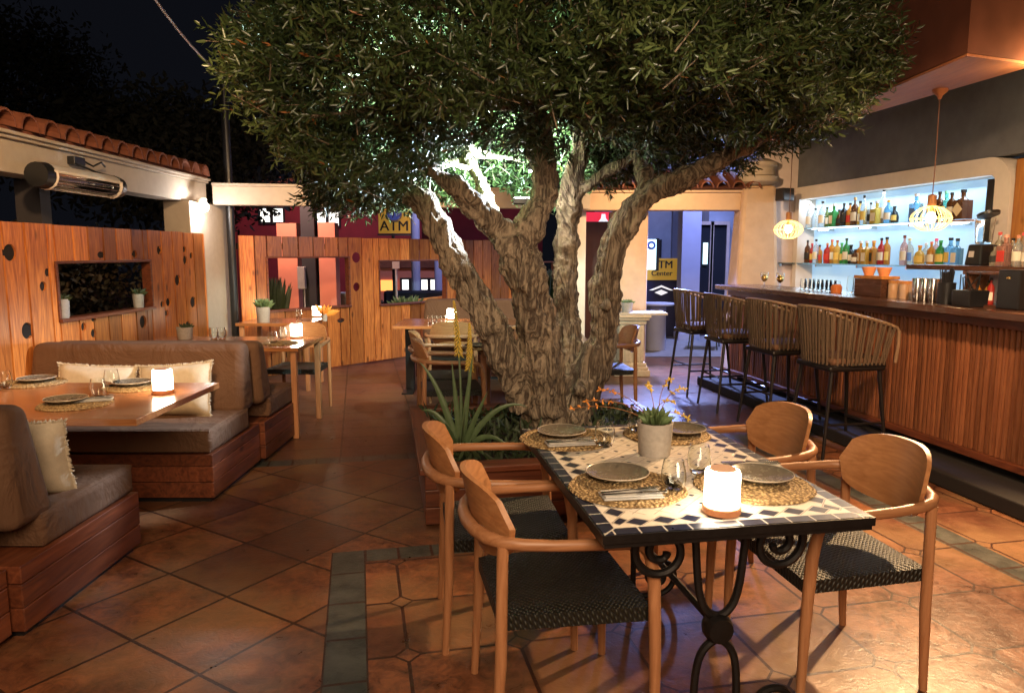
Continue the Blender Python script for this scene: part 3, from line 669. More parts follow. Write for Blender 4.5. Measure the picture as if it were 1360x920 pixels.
# ================================================================== FURNITURE
def make_stool(label):
    t = thing('bar_stool', label, 'bar stool')
    for sx in (-1, 1):
        for sy in (-1, 1):
            MB().tube([(sx * .255, sy * .235, 0), (sx * .19, sy * .19, .655)], [.0115, .0155], 8).build('leg', M['stool'], t, smooth=True)
    f = MB()
    for z, sx_ in ((.27, .228),):
        for sy in (-1, 1): f.tube([(-.228, sy * .216, z), (.228, sy * .216, z)], .0095, 6)
    f.tube([(.228, -.216, .235), (.228, .216, .235)], .012, 6); f.tube([(-.225, -.214, .33), (-.225, .214, .33)], .0095, 6)
    f.build('footrest', M['stool'], t, smooth=True)
    MB().box((0, 0, .675), (.45, .44, .04)).build('seat_frame', M['stool'], t, bevel=.015)
    MB().box((.01, 0, .725), (.43, .42, .055)).build('seat_cushion', M['cushion'], t, bevel=.022)
    def arc(zb, zf, rx, ry, n=24):     # U shape open towards +x
        out = []
        for i in range(n + 1):
            s = i / n; th = R(90) + R(180) * s; ex = .55
            cx, sy = math.cos(th), math.sin(th)
            x = -abs(cx) ** ex * rx if cx < 0 else 0; y = (abs(sy) ** ex) * math.copysign(1, sy) * ry
            out.append((x, y, zb))
        pre = [(rx * .95 * (1 - j / 5), ry, zb) for j in range(5)]; post = [(rx * .95 * (j + 1) / 5, -ry, zb) for j in range(5)]
        pts = pre + out + post
        return [Vector((x, y, zf + (zb - zf) * min(1, max(0, (rx - x) / (2 * rx)) ** .8))) for x, y, z in pts]
    top_ = arc(1.11, .965, .265, .265); bot = arc(.70, .70, .225, .215)
    rail = [Vector((.265, .255, .72)), Vector((.275, .262, .86)), Vector((.268, .265, .95))] + top_ + [Vector((.268, -.265, .95)), Vector((.275, -.262, .86)), Vector((.265, -.255, .72))]
    MB().tube(rail, .0125, 8).build('top_rail', M['rope_rail'], t, smooth=True)
    MB().tube(bot, .012, 6).build('lower_rail', M['stool'], t, smooth=True)
    def samp(pts, s):
        L_ = [0]
        for a, b_ in zip(pts, pts[1:]): L_.append(L_[-1] + (b_ - a).length)
        q = s * L_[-1]
        for i in range(len(pts) - 1):
            if q <= L_[i + 1] + 1e-9: return pts[i].lerp(pts[i + 1], (q - L_[i]) / max(1e-9, L_[i + 1] - L_[i]))
        return pts[-1]
    st = MB(); ns = 37
    for i in range(ns):
        s = .015 + .97 * i / (ns - 1); a, b_ = samp(top_, s), samp(bot, s)
        tg = (samp(top_, min(1, s + .01)) - samp(top_, max(0, s - .01))).normalized(); out = tg.cross(Vector((0, 0, 1))).normalized()
        w_ = .0072
        for k_, off in ((0, .010), (1, -.010)):
            if k_ and i % 2: continue
            vs = []
            for p, ww in ((a, w_), ((a + b_) / 2, w_), (b_, w_ * .85)):
                c_ = p + out * off
                vs += [c_ - tg * ww - out * .003, c_ + tg * ww - out * .003, c_ + tg * ww + out * .003, c_ - tg * ww + out * .003]
            fs = [(0, 1, 2, 3), (11, 10, 9, 8)] + [(4 * j + q, 4 * j + 4 + q, 4 * j + 4 + (q + 1) % 4, 4 * j + (q + 1) % 4) for j in (0, 1) for q in range(4)]
            st.add(vs, fs)
    st.build('rope_back', M['rope'], t)
    return t
SL = ['bar stool with woven rope back nearest the camera, standing at the bar', 'bar stool with woven rope back, second from the nearest along the bar',
      'bar stool with woven rope back, third from the nearest along the bar', 'bar stool with woven rope back at the far end of the bar by the gateway']
st0 = make_stool(SL[0])
for i, v in enumerate((4.84, 5.68, 6.48, 7.28)):
    rz = RB + R((0, 3, -2, 2)[i]); G = 'rope backed stools along the bar'
    if i == 0: st0.location = UV(3.33, v); st0.rotation_euler = (0, 0, rz); st0['group'] = G
    else: dup(st0, UV(3.33 + (.0, .02, -.01, .01)[i], v), rz, SL[i], G)

def make_chair(label):
    t = thing('dining_chair', label, 'chair')
    for sy in (-1, 1):
        MB().tube([(-.015, sy * .225, 0), (.002, sy * .228, .3), (.008, sy * .2285, .662)], [.0135, .0185, .0175], 12).build('leg', M['teak'], t, smooth=True)
        MB().tube([(.475, sy * .26, 0), (.47, sy * .262, .3), (.46, sy * .264, .53), (.445, sy * .266, .612)], [.0135, .0185, .020, .018], 12).build('leg', M['teak'], t, smooth=True)
    ctrl = [(.448, .266, .598), (.437, .266, .628), (.415, .267, .648), (.37, .268, .656), (.28, .268, .660), (.16, .262, .664), (.07, .250, .668), (.01, .228, .670), (-.030, .185, .672), (-.058, .12, .674), (-.072, .04, .675)]
    pts = ctrl + [(x, -y, z) for x, y, z in reversed(ctrl)]
    rr_ = [.017, .0185, .0185, .018, .0175, .0175, .018, .020, .022, .022, .022]; rr_ = rr_ + rr_[::-1]
    MB().tube(pts, rr_, 12, flat=.9).build('arm_rail', M['teak_x'], t, smooth=True)
    # curved oval backrest panel
    nu, nv = 18, 8; vs = []
    def shp(a, b_):
        y = a * .222; lim = (1 - abs(a) ** 3.2) ** (1 / 2.6) if abs(a) < 1 else 0
        z = .705 + b_ * .122 * lim; x = -.050 + .088 * a * a - (z - .705) * .22
        return x, y, z
    for side in (0, 1):
        for i in range(nu + 1):
            for j in range(nv + 1):
                x, y, z = shp(-1 + 2 * i / nu, -1 + 2 * j / nv); e_ = 1
                vs.append((x + (.009 if side else -.009), y, z))
    q = (nu + 1) * (nv + 1); fs = []; I = lambda i, j: i * (nv + 1) + j
    for i in range(nu):
        for j in range(nv):
            fs += [(I(i, j), I(i, j + 1), I(i + 1, j + 1), I(i + 1, j)), (q + I(i, j), q + I(i + 1, j), q + I(i + 1, j + 1), q + I(i, j + 1))]
        fs += [(I(i, 0), I(i + 1, 0), q + I(i + 1, 0), q + I(i, 0)), (I(i + 1, nv), I(i, nv), q + I(i, nv), q + I(i + 1, nv))]
    MB().add(vs, fs, .5).build('backrest', M['teak_back'], t, smooth=True, bevel=0)
    # woven seat: slightly dished pad with rolled edges
    nx, ny = 12, 12; vs = []; fs = []
    for i in range(nx + 1):
        for j in range(ny + 1):
            a, b_ = -1 + 2 * i / nx, -1 + 2 * j / ny; hw = .218 + .024 * (a + 1) / 2
            vs.append((.232 + a * .232, b_ * hw, .452 - .016 * (1 - a * a) * (1 - b_ * b_) - .012 * max(abs(a), abs(b_)) ** 8))
    for i in range(nx + 1):
        for j in range(ny + 1):
            x, y, z = vs[i * (ny + 1) + j]; vs.append((x, y, .395))
    q = (nx + 1) * (ny + 1); I = lambda i, j: i * (ny + 1) + j
    for i in range(nx):
        for j in range(ny): fs += [(I(i, j), I(i + 1, j), I(i + 1, j + 1), I(i, j + 1)), (q + I(i, j), q + I(i, j + 1), q + I(i + 1, j + 1), q + I(i + 1, j))]
    for i in range(nx): fs += [(I(i, 0), q + I(i, 0), q + I(i + 1, 0), I(i + 1, 0)), (I(i, ny), I(i + 1, ny), q + I(i + 1, ny), q + I(i, ny))]
    for j in range(ny): fs += [(I(0, j), I(0, j + 1), q + I(0, j + 1), q + I(0, j)), (I(nx, j), q + I(nx, j), q + I(nx, j + 1), I(nx, j + 1))]
    MB().add(vs, fs, .5).build('woven_seat', M['cord'], t, smooth=True)
    return t
ch0 = make_chair('wooden armchair nearest the camera on the left side of the mosaic table')
GC = 'wooden armchairs round the mosaic table'
ch0.location = UV(.305, 2.20); ch0.rotation_euler = (0, 0, RB + R(1)); ch0['group'] = GC
dup(ch0, UV(.215, 2.79), RB - R(2), 'wooden armchair on the left of the mosaic table beside the planter edge', GC)
dup(ch0, UV(1.79, 2.28), RB + R(180), 'wooden armchair nearest the camera on the right side of the mosaic table', GC)
dup(ch0, UV(1.73, 2.90), RB + R(183), 'wooden armchair on the right of the mosaic table nearer the bar stools', GC)
GF = 'wooden armchairs at the far tables'
dup(ch0, (-.72, 5.72, 0), RB, 'wooden armchair facing right just beyond the left corner of the tree planter', GF)
dup(ch0, (-.82, 6.28, 0), RB - R(2), 'wooden armchair behind another one beyond the planter, facing right', GF)
dup(ch0, (-.60, 7.20, 0), RB + R(86), 'wooden armchair seen from behind at the table below the street window', GF)
dup(ch0, (1.10, 6.75, 0), RB + R(178), 'wooden armchair half hidden behind the right foot of the olive trunk', GF)
dup(ch0, (-2.02, 7.02, 0), R(-92), 'wooden armchair at the end of the middle booth table facing the booth', GF)

# ---- mosaic table with wrought iron base
TC = UV(.965, 2.39)
mt = thing('mosaic_table', 'navy and white mosaic dining table with scrolled black iron legs', 'table', TC, RB)
MB().mm((-.4, -.6, .728), (.4, .6, .75)).build('mosaic_top', M['mosaic'], mt)
r_ = MB()
for a, b_ in (((-.406, -.606), (.406, -.6005)), ((-.406, .6005), (.406, .606)), ((-.406, -.6), (-.4005, .6)), ((.4005, -.6), (.406, .6))): r_.mm((*a, .724), (*b_, .7485))
r_.mm((-.4, -.6, .710), (.4, .6, .727)); r_.build('iron_frame', M['iron'], mt)
XZ = lambda pts, y: [(x, y, z) for x, z in pts]
def bez(p, n=14):
    out = []
    for i in range(n + 1):
        t_ = i / n; q = [Vector(x) for x in p]
        while len(q) > 1: q = [q[j].lerp(q[j + 1], t_) for j in range(len(q) - 1)]
        out.append(tuple(q[0]))
    return out
for y in (-.47, .47):
    lg = MB()
    for sx in (-1, 1):
        up_ = bez([(sx * .085, .702), (sx * .07, .62), (sx * .075, .46), (sx * .05, .43), (0, .415)])
        lg.tube(XZ(up_, y), .0125, 8)
        dn = bez([(0, .345), (sx * .05, .32), (sx * .075, .30), (sx * .07, .18), (sx * .07, .0)])
        lg.tube(XZ(dn, y), .0125, 8)
        c0 = (sx * .185, .635)
        sp_ = [(sx * .27, .702)] + [(c0[0] + sx * dx, c0[1] + dz) for dx, dz in spiral((0, 0), .085, .018, R(30), R(-520), 44)]
        lg.tube(XZ(sp_, y), [.013] * (len(sp_) - 6) + [.012, .011, .011, .012, .013, .013], 8)
        c1 = (sx * .185, .10)
        sp_ = [(sx * .07, .012), (sx * .12, .012)] + [(c1[0] + sx * dx, c1[1] + dz) for dx, dz in spiral((0, 0), .085, .016, R(-80), R(430), 44)]
        lg.tube(XZ(sp_, y), .0125, 8)
    lg.build('scrolled_leg', M['iron'], mt, smooth=True)
    MB().lathe([(1e-6, -.034), (.038, -.030), (.046, -.012), (.046, .012), (.038, .030), (1e-6, .034)], n=18).build('boss', M['iron'], mt, smooth=True, loc=(0, y, .38)).rotation_euler = (R(90), 0, 0)
MB().tube([(0, -.47, .38), (0, .47, .38)], .011, 8).build('stretcher', M['iron'], mt, smooth=True)

# ---- tableware builders
def placemat(loc, label, r=.19):
    mb = MB(); rings = 11
    prof = [(1e-6, .0)]
    n_ = 40; vs = []; fs = []; prof = []
    for i in range(rings): 
        ra = r * (i + .15) / rings; rb = r * (i + .5) / rings; prof += [(ra, .005), (rb, .0085)]
    prof += [(r * .985, .006), (r, .002), (r * .98, .0)]
    prof = [(1e-6, .005)] + prof
    mb.lathe(prof, n=n_); o = mb.build('placemat', M['seagrass'], smooth=False, loc=loc)
    v = o.data.vertices
    for q in v: f_ = 1 + .012 * math.sin(math.atan2(q.co.y, q.co.x) * 9 + q.co.length * 60); q.co.x *= f_; q.co.y *= f_
    return tag(o, label, 'placemat', 'round woven placemats')
def plate(loc, label, r=.105):
    t = thing('dinner_plate', label, 'plate', loc, 0, 'grey stoneware plates')
    MB().lathe([(r * .55, 0), (r * .62, .004), (r * .95, .016), (r, .0205), (r * .985, .0225), (r * .93, .019), (r * .62, .0085), (1e-6, .0075)], n=40).build('dish', M['plate'], t, smooth=True)
    MB().lathe([(r * .975, .0225), (r * .99, .0238), (r * 1.004, .0215), (r * .99, .0195), (r * .975, .0225)], n=40, cap=False).build('rim', M['plate_rim'], t, smooth=True)
    return t
def napkin(loc, rz, label):
    t = thing('napkin', label, 'napkin', loc, rz, 'folded napkins')
    mb = MB(); mb.box((0, 0, .003), (.19, .075, .0055)).box((.002, .003, .0085), (.182, .068, .004)); mb.build('cloth', M['napkin'], t, bevel=.002); return t
def cutlery(loc, rz, kind, label):
    mb = MB()
    mb.tube([(-.095, 0, 0), (-.03, 0, .0015), (.03, 0, .003)], [.0055, .0035, .003], 6, flat=.5, up=Vector((0, 1, 0)))
    if kind == 'fork':
        mb.box((.045, 0, .004), (.034, .021, .0022))
        for i in range(4): mb.box((.078, -.0085 + i * .0057, .0055), (.038, .0028, .002))
    else: mb.box((.068, .002, .003), (.085, .017, .0014), taper=.9)
    return tag(mb.build(kind, M['steel'], smooth=False, loc=loc, rotz=rz), label, kind, 'cutlery on the folded napkins')
def tumbler(loc, label, h=.10, r=.040):
    t = MB().lathe([(1e-6, .002), (r * .62, .0), (r * .80, .010), (r, .036), (r * .99, .060), (r * .80, h), (r * .76, h), (r * .95, .060), (r * .955, .037), (r * .72, .013), (1e-6, .009)], n=24).build('wine_tumbler', M['glass'], smooth=True, loc=loc)
    return tag(t, label, 'glass', 'stemless glasses')
def tlamp(loc, label, s=1.0):
    t = thing('table_lamp', label, 'lamp', loc, 0, 'glowing cylinder table lamps')
    MB().lathe([(.052 * s, 0), (.055 * s, .003), (.055 * s, .020 * s), (.052 * s, .023 * s)], n=32).build('lamp_base', M['lampbase'], t, smooth=True)
    MB().lathe([(.0505 * s, .0232 * s), (.0505 * s, .118 * s), (.047 * s, .128 * s), (.041 * s, .130 * s), (.039 * s, .1265 * s)], n=32).build('lamp_shade', M['lampshade'], t, smooth=True)
    MB().lathe([(.039 * s, .1305 * s), (.036 * s, .134 * s), (1e-6, .134 * s)], n=32).build('lamp_top', M['lampring'], t)
    return t
def pot(loc, r, h, label, name='succulent_pot', mat='concrete', leaves=26, lr=.055, lh=.03, lmat='succ', seed=1, rosettes=1):
    t = thing(name, label, 'plant pot', loc)
    MB().lathe([(r * .82, 0), (r * .86, .003), (r * .98, h * .95), (r, h), (r * .90, h), (r * .88, h * .90), (1e-6, h * .88)], n=28).build('pot', M[mat], t, smooth=True)
    MB().lathe([(1e-6, h * .885), (r * .875, h * .885), (r * .87, h * .91), (1e-6, h * .93)], n=20).build('soil', M['soil'], t)
    rg_ = random.Random(seed); mb = MB()
    for q in range(rosettes):
        cx, cy = (0, 0) if rosettes == 1 else (r * .5 * math.cos(q * 2.4), r * .5 * math.sin(q * 2.4))
        for i in range(leaves):
            a = i * 2.399; el = R(12 + 70 * i / leaves) ; L_ = lr * (1.05 - .5 * i / leaves) * rg_.uniform(.9, 1.1); d = Vector((math.cos(a) * math.cos(el), math.sin(a) * math.cos(el), math.sin(el)))
            b0 = Vector((cx, cy, h * .92)) + d * .004; mid = b0 + d * L_ * .55 + Vector((0, 0, lh * .10)); tip = b0 + d * L_ + Vector((0, 0, lh * .25))
            mb.tube([b0, mid, tip], [L_ * .13, L_ * .20, .0008], 6, flat=.4)
    mb.build('leaves', M[lmat], t, smooth=True)
    return t, rg_
TZ = .7502
def onT(px, py, z=TZ): return P(px, py, z)
# main table settings
A_ = onT(833, 648); placemat(A_, 'round woven placemat at the front left corner of the mosaic table')
B_ = onT(752, 583); placemat(B_, 'round woven placemat at the back left corner of the mosaic table')
D_ = onT(1000, 645); placemat(D_, 'round woven placemat at the front right of the mosaic table behind the lamp')
E_ = onT(885, 577); placemat(E_, 'round woven placemat at the back right of the mosaic table behind the pot', .18)
up_ = Vector((0, 0, .009))
plate(onT(820, 637) + up_, 'grey stoneware plate at the front left place of the mosaic table')
plate(onT(746, 580) + up_, 'grey stoneware plate at the back left place of the mosaic table', .10)
plate(onT(1010, 639) + up_, 'grey stoneware plate at the front right place of the mosaic table')
plate(onT(905, 577) + up_, 'grey stoneware plate partly behind the succulent pot on the mosaic table', .10)
for (p, rz, w_) in ((onT(838, 662), R(8), 'front left place of the mosaic table'), (onT(757, 592), R(10), 'back left place of the mosaic table'), (onT(1000, 623), R(186), 'front right place of the mosaic table')):
    napkin(p + up_, rz, 'folded grey napkin at the ' + w_)
    z = Vector((0, 0, .0215)); s_ = Vector((-math.sin(rz), math.cos(rz), 0))
    cutlery(p + z + s_ * .014, rz + R(4), 'fork', 'steel fork on the napkin at the ' + w_); cutlery(p + z - s_ * .014, rz - R(2), 'knife', 'steel knife on the napkin at the ' + w_)
tumbler(onT(894, 651), 'clear stemless glass at the front middle of the mosaic table'); tumbler(onT(928, 628), 'clear stemless glass right of another one near the lit lamp')
tumbler(onT(803, 592), 'clear stemless glass left of the succulent pot at the back'); tumbler(onT(846, 572), 'clear stemless glass behind the succulent pot')
tlamp(onT(958, 680), 'glowing cylinder lamp at the front of the mosaic table')
pp = onT(869, 603)
pt, rg_ = pot(pp, .068, .125, 'pale concrete pot with a flowering succulent in the middle of the mosaic table', leaves=34, lr=.075, lh=.05, seed=4)
for i, (dx, dy, dz, bend, mt_) in enumerate(((-.02, .05, .19, 0, 'y'), (.07, .12, .20, .09, 'y'), (.11, .10, .155, .10, 'y'), (.07, .05, .10, .06, 'y'), (-.22, .05, .10, -.05, 'o'), (-.17, .10, .15, -.04, 'o'), (-.26, .12, .04, -.05, 'o'), (.11, .02, .02, .04, 'y'))):
    b0 = Vector((rg_.uniform(-.02, .02), rg_.uniform(-.02, .02), .12)); tip = Vector((dx * 1.15, dy, .12 + dz * .72)); md = (b0 + tip) / 2 + Vector((-bend * .3, 0, .06))
    pts_ = [(b0 * (1 - s_) ** 2 + md * 2 * s_ * (1 - s_) + tip * s_ ** 2) for s_ in [j / 10 for j in range(11)]]
    sm_ = MB().tube(pts_, .0016, 5).build('flower_stem', M['stem'], pt, smooth=True); fl = MB()
    for j in range(13):
        a = pts_[10 - min(3, j % 4)]; d = Vector((rg_.gauss(0, 1), rg_.gauss(0, 1), rg_.gauss(0, 1))).normalized(); fl.tube([a, a + d * .009, a + d * .016], [.0015, .0035, .0008], 5)
    fl.build('blossom', M['yflower' if mt_ == 'y' else 'oflower'], sm_)
# ---- booths (x runs towards the aisle)
def boards_box(name, x0, x1, y0, y1, z0, z1, parent, h=.098):
    mb = MB(); z = z0
    while z < z1 - .01:
        zz = min(z + h, z1); mb.mm((x0, y0, z + .002), (x1, y1, zz - .001)); z = zz
    return mb.build(name, M['bench_wood'], parent, bevel=.004)
def booth(label, x0, x1, y0, y1, back, zc=.30, bh=.90, bt=.20, rake=.06):
    """back = -1: backrest at the low-y side, seat faces +y; +1: the reverse"""
    t = thing('booth_bench', label, 'bench', ((x0 + x1) / 2, (y0 + y1) / 2, 0), 0, 'upholstered booth benches'); X0, X1 = x0 - t.location.x, x1 - t.location.x; hy = (y1 - y0) / 2
    boards_box('wooden_base', X0, X1, -hy, hy, .03, zc, t)
    MB().mm((X0 + .03, -hy + .03, 0), (X1 - .03, hy - .03, .031)).build('plinth', M['black'], t)
    s0, s1 = (-hy + bt * .75, hy - .012) if back < 0 else (-hy + .012, hy - bt * .75)
    MB().mm((X0 + .01, s0, zc + .002), (X1 - .01, s1, zc + .15)).build('seat_cushion', M['cushion'], t, smooth=True, bevel=.028)
    by0, by1 = (-hy + .01, -hy + bt + .06) if back < 0 else (hy - bt - .06, hy - .01)
    w_ = by1 - by0; tp = .62
    c_ = Vector(((X0 + X1) / 2, (by0 + by1) / 2, (zc + .12 + bh) / 2)); hz = (bh - zc - .12) / 2; xs = (X1 - X0) / 2 - .015
    vs = []
    for (z, yy) in ((-hz, 1), (hz, tp)):
        off = (1 - yy) * w_ / 2 * (-1 if back < 0 else 1)
        for sx, sy in ((-1, -1), (1, -1), (1, 1), (-1, 1)): vs.append((c_.x + sx * xs * (1 if z < 0 else .975), c_.y + off + sy * yy * w_ / 2, c_.z + z))
    MB().add(vs, [(0, 3, 2, 1), (4, 5, 6, 7), (0, 1, 5, 4), (1, 2, 6, 5), (2, 3, 7, 6), (3, 0, 4, 7)]).build('back_cushion', M['cushion'], t, smooth=True, bevel=.05)
    sc_ = [x for x in C.objects if x.parent == t and x.name.startswith('seat_cushion')][0]; pz = MB()
    for zz in (zc + .135, zc + .02):
        q_ = [(X0 + .022, s0 + .012, zz), (X1 - .022, s0 + .012, zz), (X1 - .022, s1 - .012, zz), (X0 + .022, s1 - .012, zz), (X0 + .022, s0 + .012, zz)]
        pz.tube([(x_, y_, z_) for x_, y_, z_ in q_], .0125, 6)
    pz.build('piping', M['cushion'], sc_, smooth=True)
    for o in [x for x in C.objects if x.parent == t and 'cushion' in x.name]: o.modifiers['Bevel'].segments = 4
    return t
booth('brown upholstered booth bench in the left foreground, seat facing away', -3.3, -1.90, 2.66, 3.55, -1, .30, .91, .22)
booth('corner of a wooden booth base at the left picture edge', -3.3, -1.94, 1.75, 2.64, 1, .30, .62, .2)
booth('brown upholstered booth bench facing the camera behind the near lit table', -3.3, -1.80, 4.22, 5.03, 1, .30, .89, .2)
booth('brown upholstered booth bench backing onto the one with the cream pillows', -3.3, -1.77, 5.06, 5.88, -1, .30, .875, .2)
# cream fringed pillows
def pillow(loc, rot, label, w_=.52, h_=.34):
    t = thing('fringed_pillow', label, 'pillow', loc, 0, 'cream fringed pillows'); t.rotation_euler = rot
    nx, ny = 18, 12; vs = []; fs = []; rg = random.Random(len(label))
    for sd in (1, -1):
        for i in range(nx + 1):
            for j in range(ny + 1):
                a, b_ = -1 + 2 * i / nx, -1 + 2 * j / ny; pin = 1 - .07 * (1 - a * a) * abs(b_) ; pin2 = 1 - .07 * (1 - b_ * b_) * abs(a)
                t_ = .075 * ((1 - a ** 4) * (1 - b_ ** 4)) ** .6 + .007 * math.sin(a * 7 + b_ * 5) * (1 - a * a) * (1 - b_ * b_)
                vs.append((a * w_ / 2 * pin2, sd * t_, b_ * h_ / 2 * pin))
    q = (nx + 1) * (ny + 1); I = lambda i, j: i * (ny + 1) + j
    for i in range(nx):
        for j in range(ny): fs += [(I(i, j), I(i, j + 1), I(i + 1, j + 1), I(i + 1, j)), (q + I(i, j), q + I(i + 1, j), q + I(i + 1, j + 1), q + I(i, j + 1))]
    MB().add(vs, fs).build('cover', M['linen'], t, smooth=True)
    fr = MB(); per = [vs[I(i, 0)] for i in range(nx + 1)] + [vs[I(nx, j)] for j in range(ny + 1)] + [vs[I(nx - i, ny)] for i in range(nx + 1)] + [vs[I(0, ny - j)] for j in range(ny + 1)]
    for i in range(len(per)):
        a, b_ = Vector(per[i]), Vector(per[(i + 1) % len(per)])
        for k in range(5):
            p = a.lerp(b_, k / 5); d = Vector((p.x, 0, p.z * 1.6)).normalized(); d = (d + Vector((rg.gauss(0, .3), rg.gauss(0, .4), rg.gauss(0, .3)))).normalized()
            fr.tube([p * .985, p + d * .007, p + d * rg.uniform(.010, .018)], [.0045, .004, .0015], 4)
    fr.build('fringe', M['linen'], t)
    return t
pillow((-2.76, 4.72, .61), (R(-14), R(3), R(4)), 'cream fringed pillow at the left of the bench facing the camera', .50, .31)
pillow((-2.22, 4.68, .60), (R(-16), R(-5), R(-8)), 'cream fringed pillow at the right of the bench behind the lit lamp', .52, .36)
pillow((-2.17, 3.06, .61), (R(18), R(2), R(10)), 'cream fringed pillow on the near left booth bench', .46, .38)
# booth tables
def wtable(label, x0, x1, y0, y1, legs='pedestal', z=.75, th=.032, rz=0):
    t = thing('wooden_table', label, 'table', ((x0 + x1) / 2, (y0 + y1) / 2, 0), rz); hx, hy = (x1 - x0) / 2, (y1 - y0) / 2
    mb = MB(); n_ = 4
    mb.mm((-hx, -hy, z - th), (hx, hy, z), tone=.5)
    mb.build('table_top', M['top_wood'], t, bevel=.003)
    if legs == 'pedestal':
        MB().box((0, 0, (z - th) / 2), (.10, .10, z - th - .002)).build('pedestal', M['pole'], t, bevel=.004)
        MB().box((0, 0, .008), (.5, .42, .016)).build('base_plate', M['pole'], t, bevel=.004)
    elif legs == 'black':
        for sx in (-1, 1):
            MB().box((sx * (hx - .12), 0, (z - th) / 2 + .008), (.09, .09, z - th - .018)).build('leg', M['pole'], t); MB().box((sx * (hx - .12), 0, .008), (.12, hy * 1.3, .015)).build('foot', M['pole'], t)
    else:
        for sx in (-1, 1):
            for sy in (-1, 1): MB().box((sx * (hx - .05), sy * (hy - .05), (z - th) / 2), (.045, .045, z - th - .002)).build('leg', M['teak'], t, bevel=.004)
    return t
wtable('varnished wooden table on a black pedestal in the near left booth', -3.12, -1.71, 3.22, 4.16)
wtable('varnished wooden table in the middle left booth with a lit lamp', -3.12, -1.71, 5.72, 6.52, 'wood')
wtable('varnished wooden table in the far left corner by the salmon columns', -2.98, -2.18, 7.75, 8.40, 'wood')
wtable('wooden table on black legs below the street window', -1.24, .10, 7.45, 8.30, 'black')
wtable('wooden table hidden behind the olive trunk', -.28, .66, 5.75, 6.9, 'wood')
booth('grey brown booth bench below the back street window', -1.15, .75, 8.55, 9.35, 1, .30, .92, .2)
# tableware on the booth tables
for i, (px, py, d_) in enumerate(((100, 537, 'near edge of the near left booth table'), (45, 509, 'far left of the near left booth table'), (180, 514, 'far right of the near left booth table behind the lamp'))):
    placemat(onT(px, py), 'round woven placemat at the ' + d_, .17); plate(onT(px - (12, -4, 4)[i], py - 1) + up_, 'stoneware plate at the ' + d_, .10)
q_ = onT(122, 534) + up_; napkin(q_ + Vector((0, 0, .0)), R(20), 'folded napkin on the placemat at the near edge of the left booth table')
cutlery(q_ + Vector((0, .01, .0125)), R(24), 'fork', 'steel fork on the napkin of the near left booth table'); cutlery(q_ + Vector((0, -.02, .0125)), R(18), 'knife', 'steel knife on the napkin of the near left booth table')
tumbler(onT(131, 528), 'clear glass left of the lamp on the near left booth table, front one'); tumbler(onT(149, 514), 'clear glass left of the lamp on the near left booth table, rear one')
tumbler(onT(6, 516), 'clear glass at the left picture edge on the near booth table')
tlamp(onT(217, 522), 'glowing cylinder lamp on the near left booth table')
tlamp(onT(394, 449), 'glowing cylinder lamp on the middle left booth table')
tlamp(onT(421, 421), 'glowing cylinder lamp on the far left corner table')
tlamp(P(600, 425, TZ), 'small glowing lamp on the table below the street window')
placemat(onT(372, 456), 'round woven placemat on the middle left booth table', .15)
tumbler(onT(362, 456), 'clear glass on the middle left booth table, front one'); tumbler(onT(376, 449), 'clear glass beside the lamp of the middle left booth table')
tumbler(onT(284, 450), 'clear glass above the booth bench back, left one of two'); tumbler(onT(295, 450), 'clear glass above the booth bench back, right one of two')
tumbler(onT(397, 422), 'clear glass left of the lamp on the far corner table')
for i, px in enumerate((571, 577, 583, 589)): tumbler(P(px, 430, TZ), 'clear glass in the row of four below the street window, %s from the left' % ('first', 'second', 'third', 'fourth')[i], .09, .03)
placemat(P(636, 470, TZ) + Vector((.0, .35, 0)), 'round woven placemat on the table behind the olive trunk', .16)
plate(P(636, 470, TZ) + Vector((.0, .35, .009)), 'stoneware plate on the table behind the olive trunk', .10)
pot(onT(246, 450), .07, .105, 'small pale pot of dark succulents on the middle left booth table', leaves=9, lr=.05, seed=8, rosettes=4, lmat='dryleaf')
pot(onT(350, 428), .075, .17, 'pale pot with a spiky agave on the far left corner table', leaves=30, lr=.13, lh=.10, seed=9)
pot(UV(*toUV(PY(431, 413, 8.0)), .7502), .03, .08, 'tiny vase of reddish sprigs beside the far corner lamp', leaves=8, lr=.16, seed=10, lmat='oflower')
# pots on the left fence sill
fm = Matrix.Rotation(fa, 3, 'Z')
pot(fl0 + fm @ Vector((3.12, .03, 1.025)), .045, .14, 'narrow pot with a dark cactus at the left end of the fence sill', leaves=10, lr=.07, seed=12, lmat='dryleaf')
pot(fl0 + fm @ Vector((4.14, .03, 1.025)), .048, .12, 'pale pot with a sprig at the right end of the fence sill', leaves=10, lr=.09, seed=13, lmat='dryleaf')

# ---- fluted pedestal with a stone shelf
fp_ = thing('fluted_pedestal', 'fluted stone pedestal with moulded cap by the gateway', 'pedestal', (1.47, 8.92, 0))
mb = MB(); 
mb.box((0, 0, .04), (.44, .40, .08)).box((0, 0, .10), (.40, .36, .04)).box((0, 0, .14), (.36, .32, .04)); mb.build('base', M['stone'], fp_, bevel=.008)
mb = MB(); mb.box((0, 0, .40), (.29, .26, .48))
for i in range(6): mb.box((-.12 + i * .048, -.135, .40), (.026, .012, .44)); mb.box((-.15, -.11 + i * .044, .40), (.012, .024, .44)) if i < 6 else None
mb.build('fluted_shaft', M['stone'], fp_, bevel=.003)
mb = MB(); mb.box((0, 0, .665), (.34, .30, .05)).box((0, 0, .705), (.40, .35, .03)).box((0, 0, .735), (.44, .38, .03)); mb.build('capital', M['stone'], fp_, bevel=.006)
MB().box((.05, 0, .765), (.74, .36, .028)).build('shelf', M['cream'], fp_, bevel=.003)
pot((1.41, 8.86, .7795), .072, .12, 'small grey pot of succulents on the fluted pedestal', leaves=12, lr=.06, seed=15, rosettes=3)

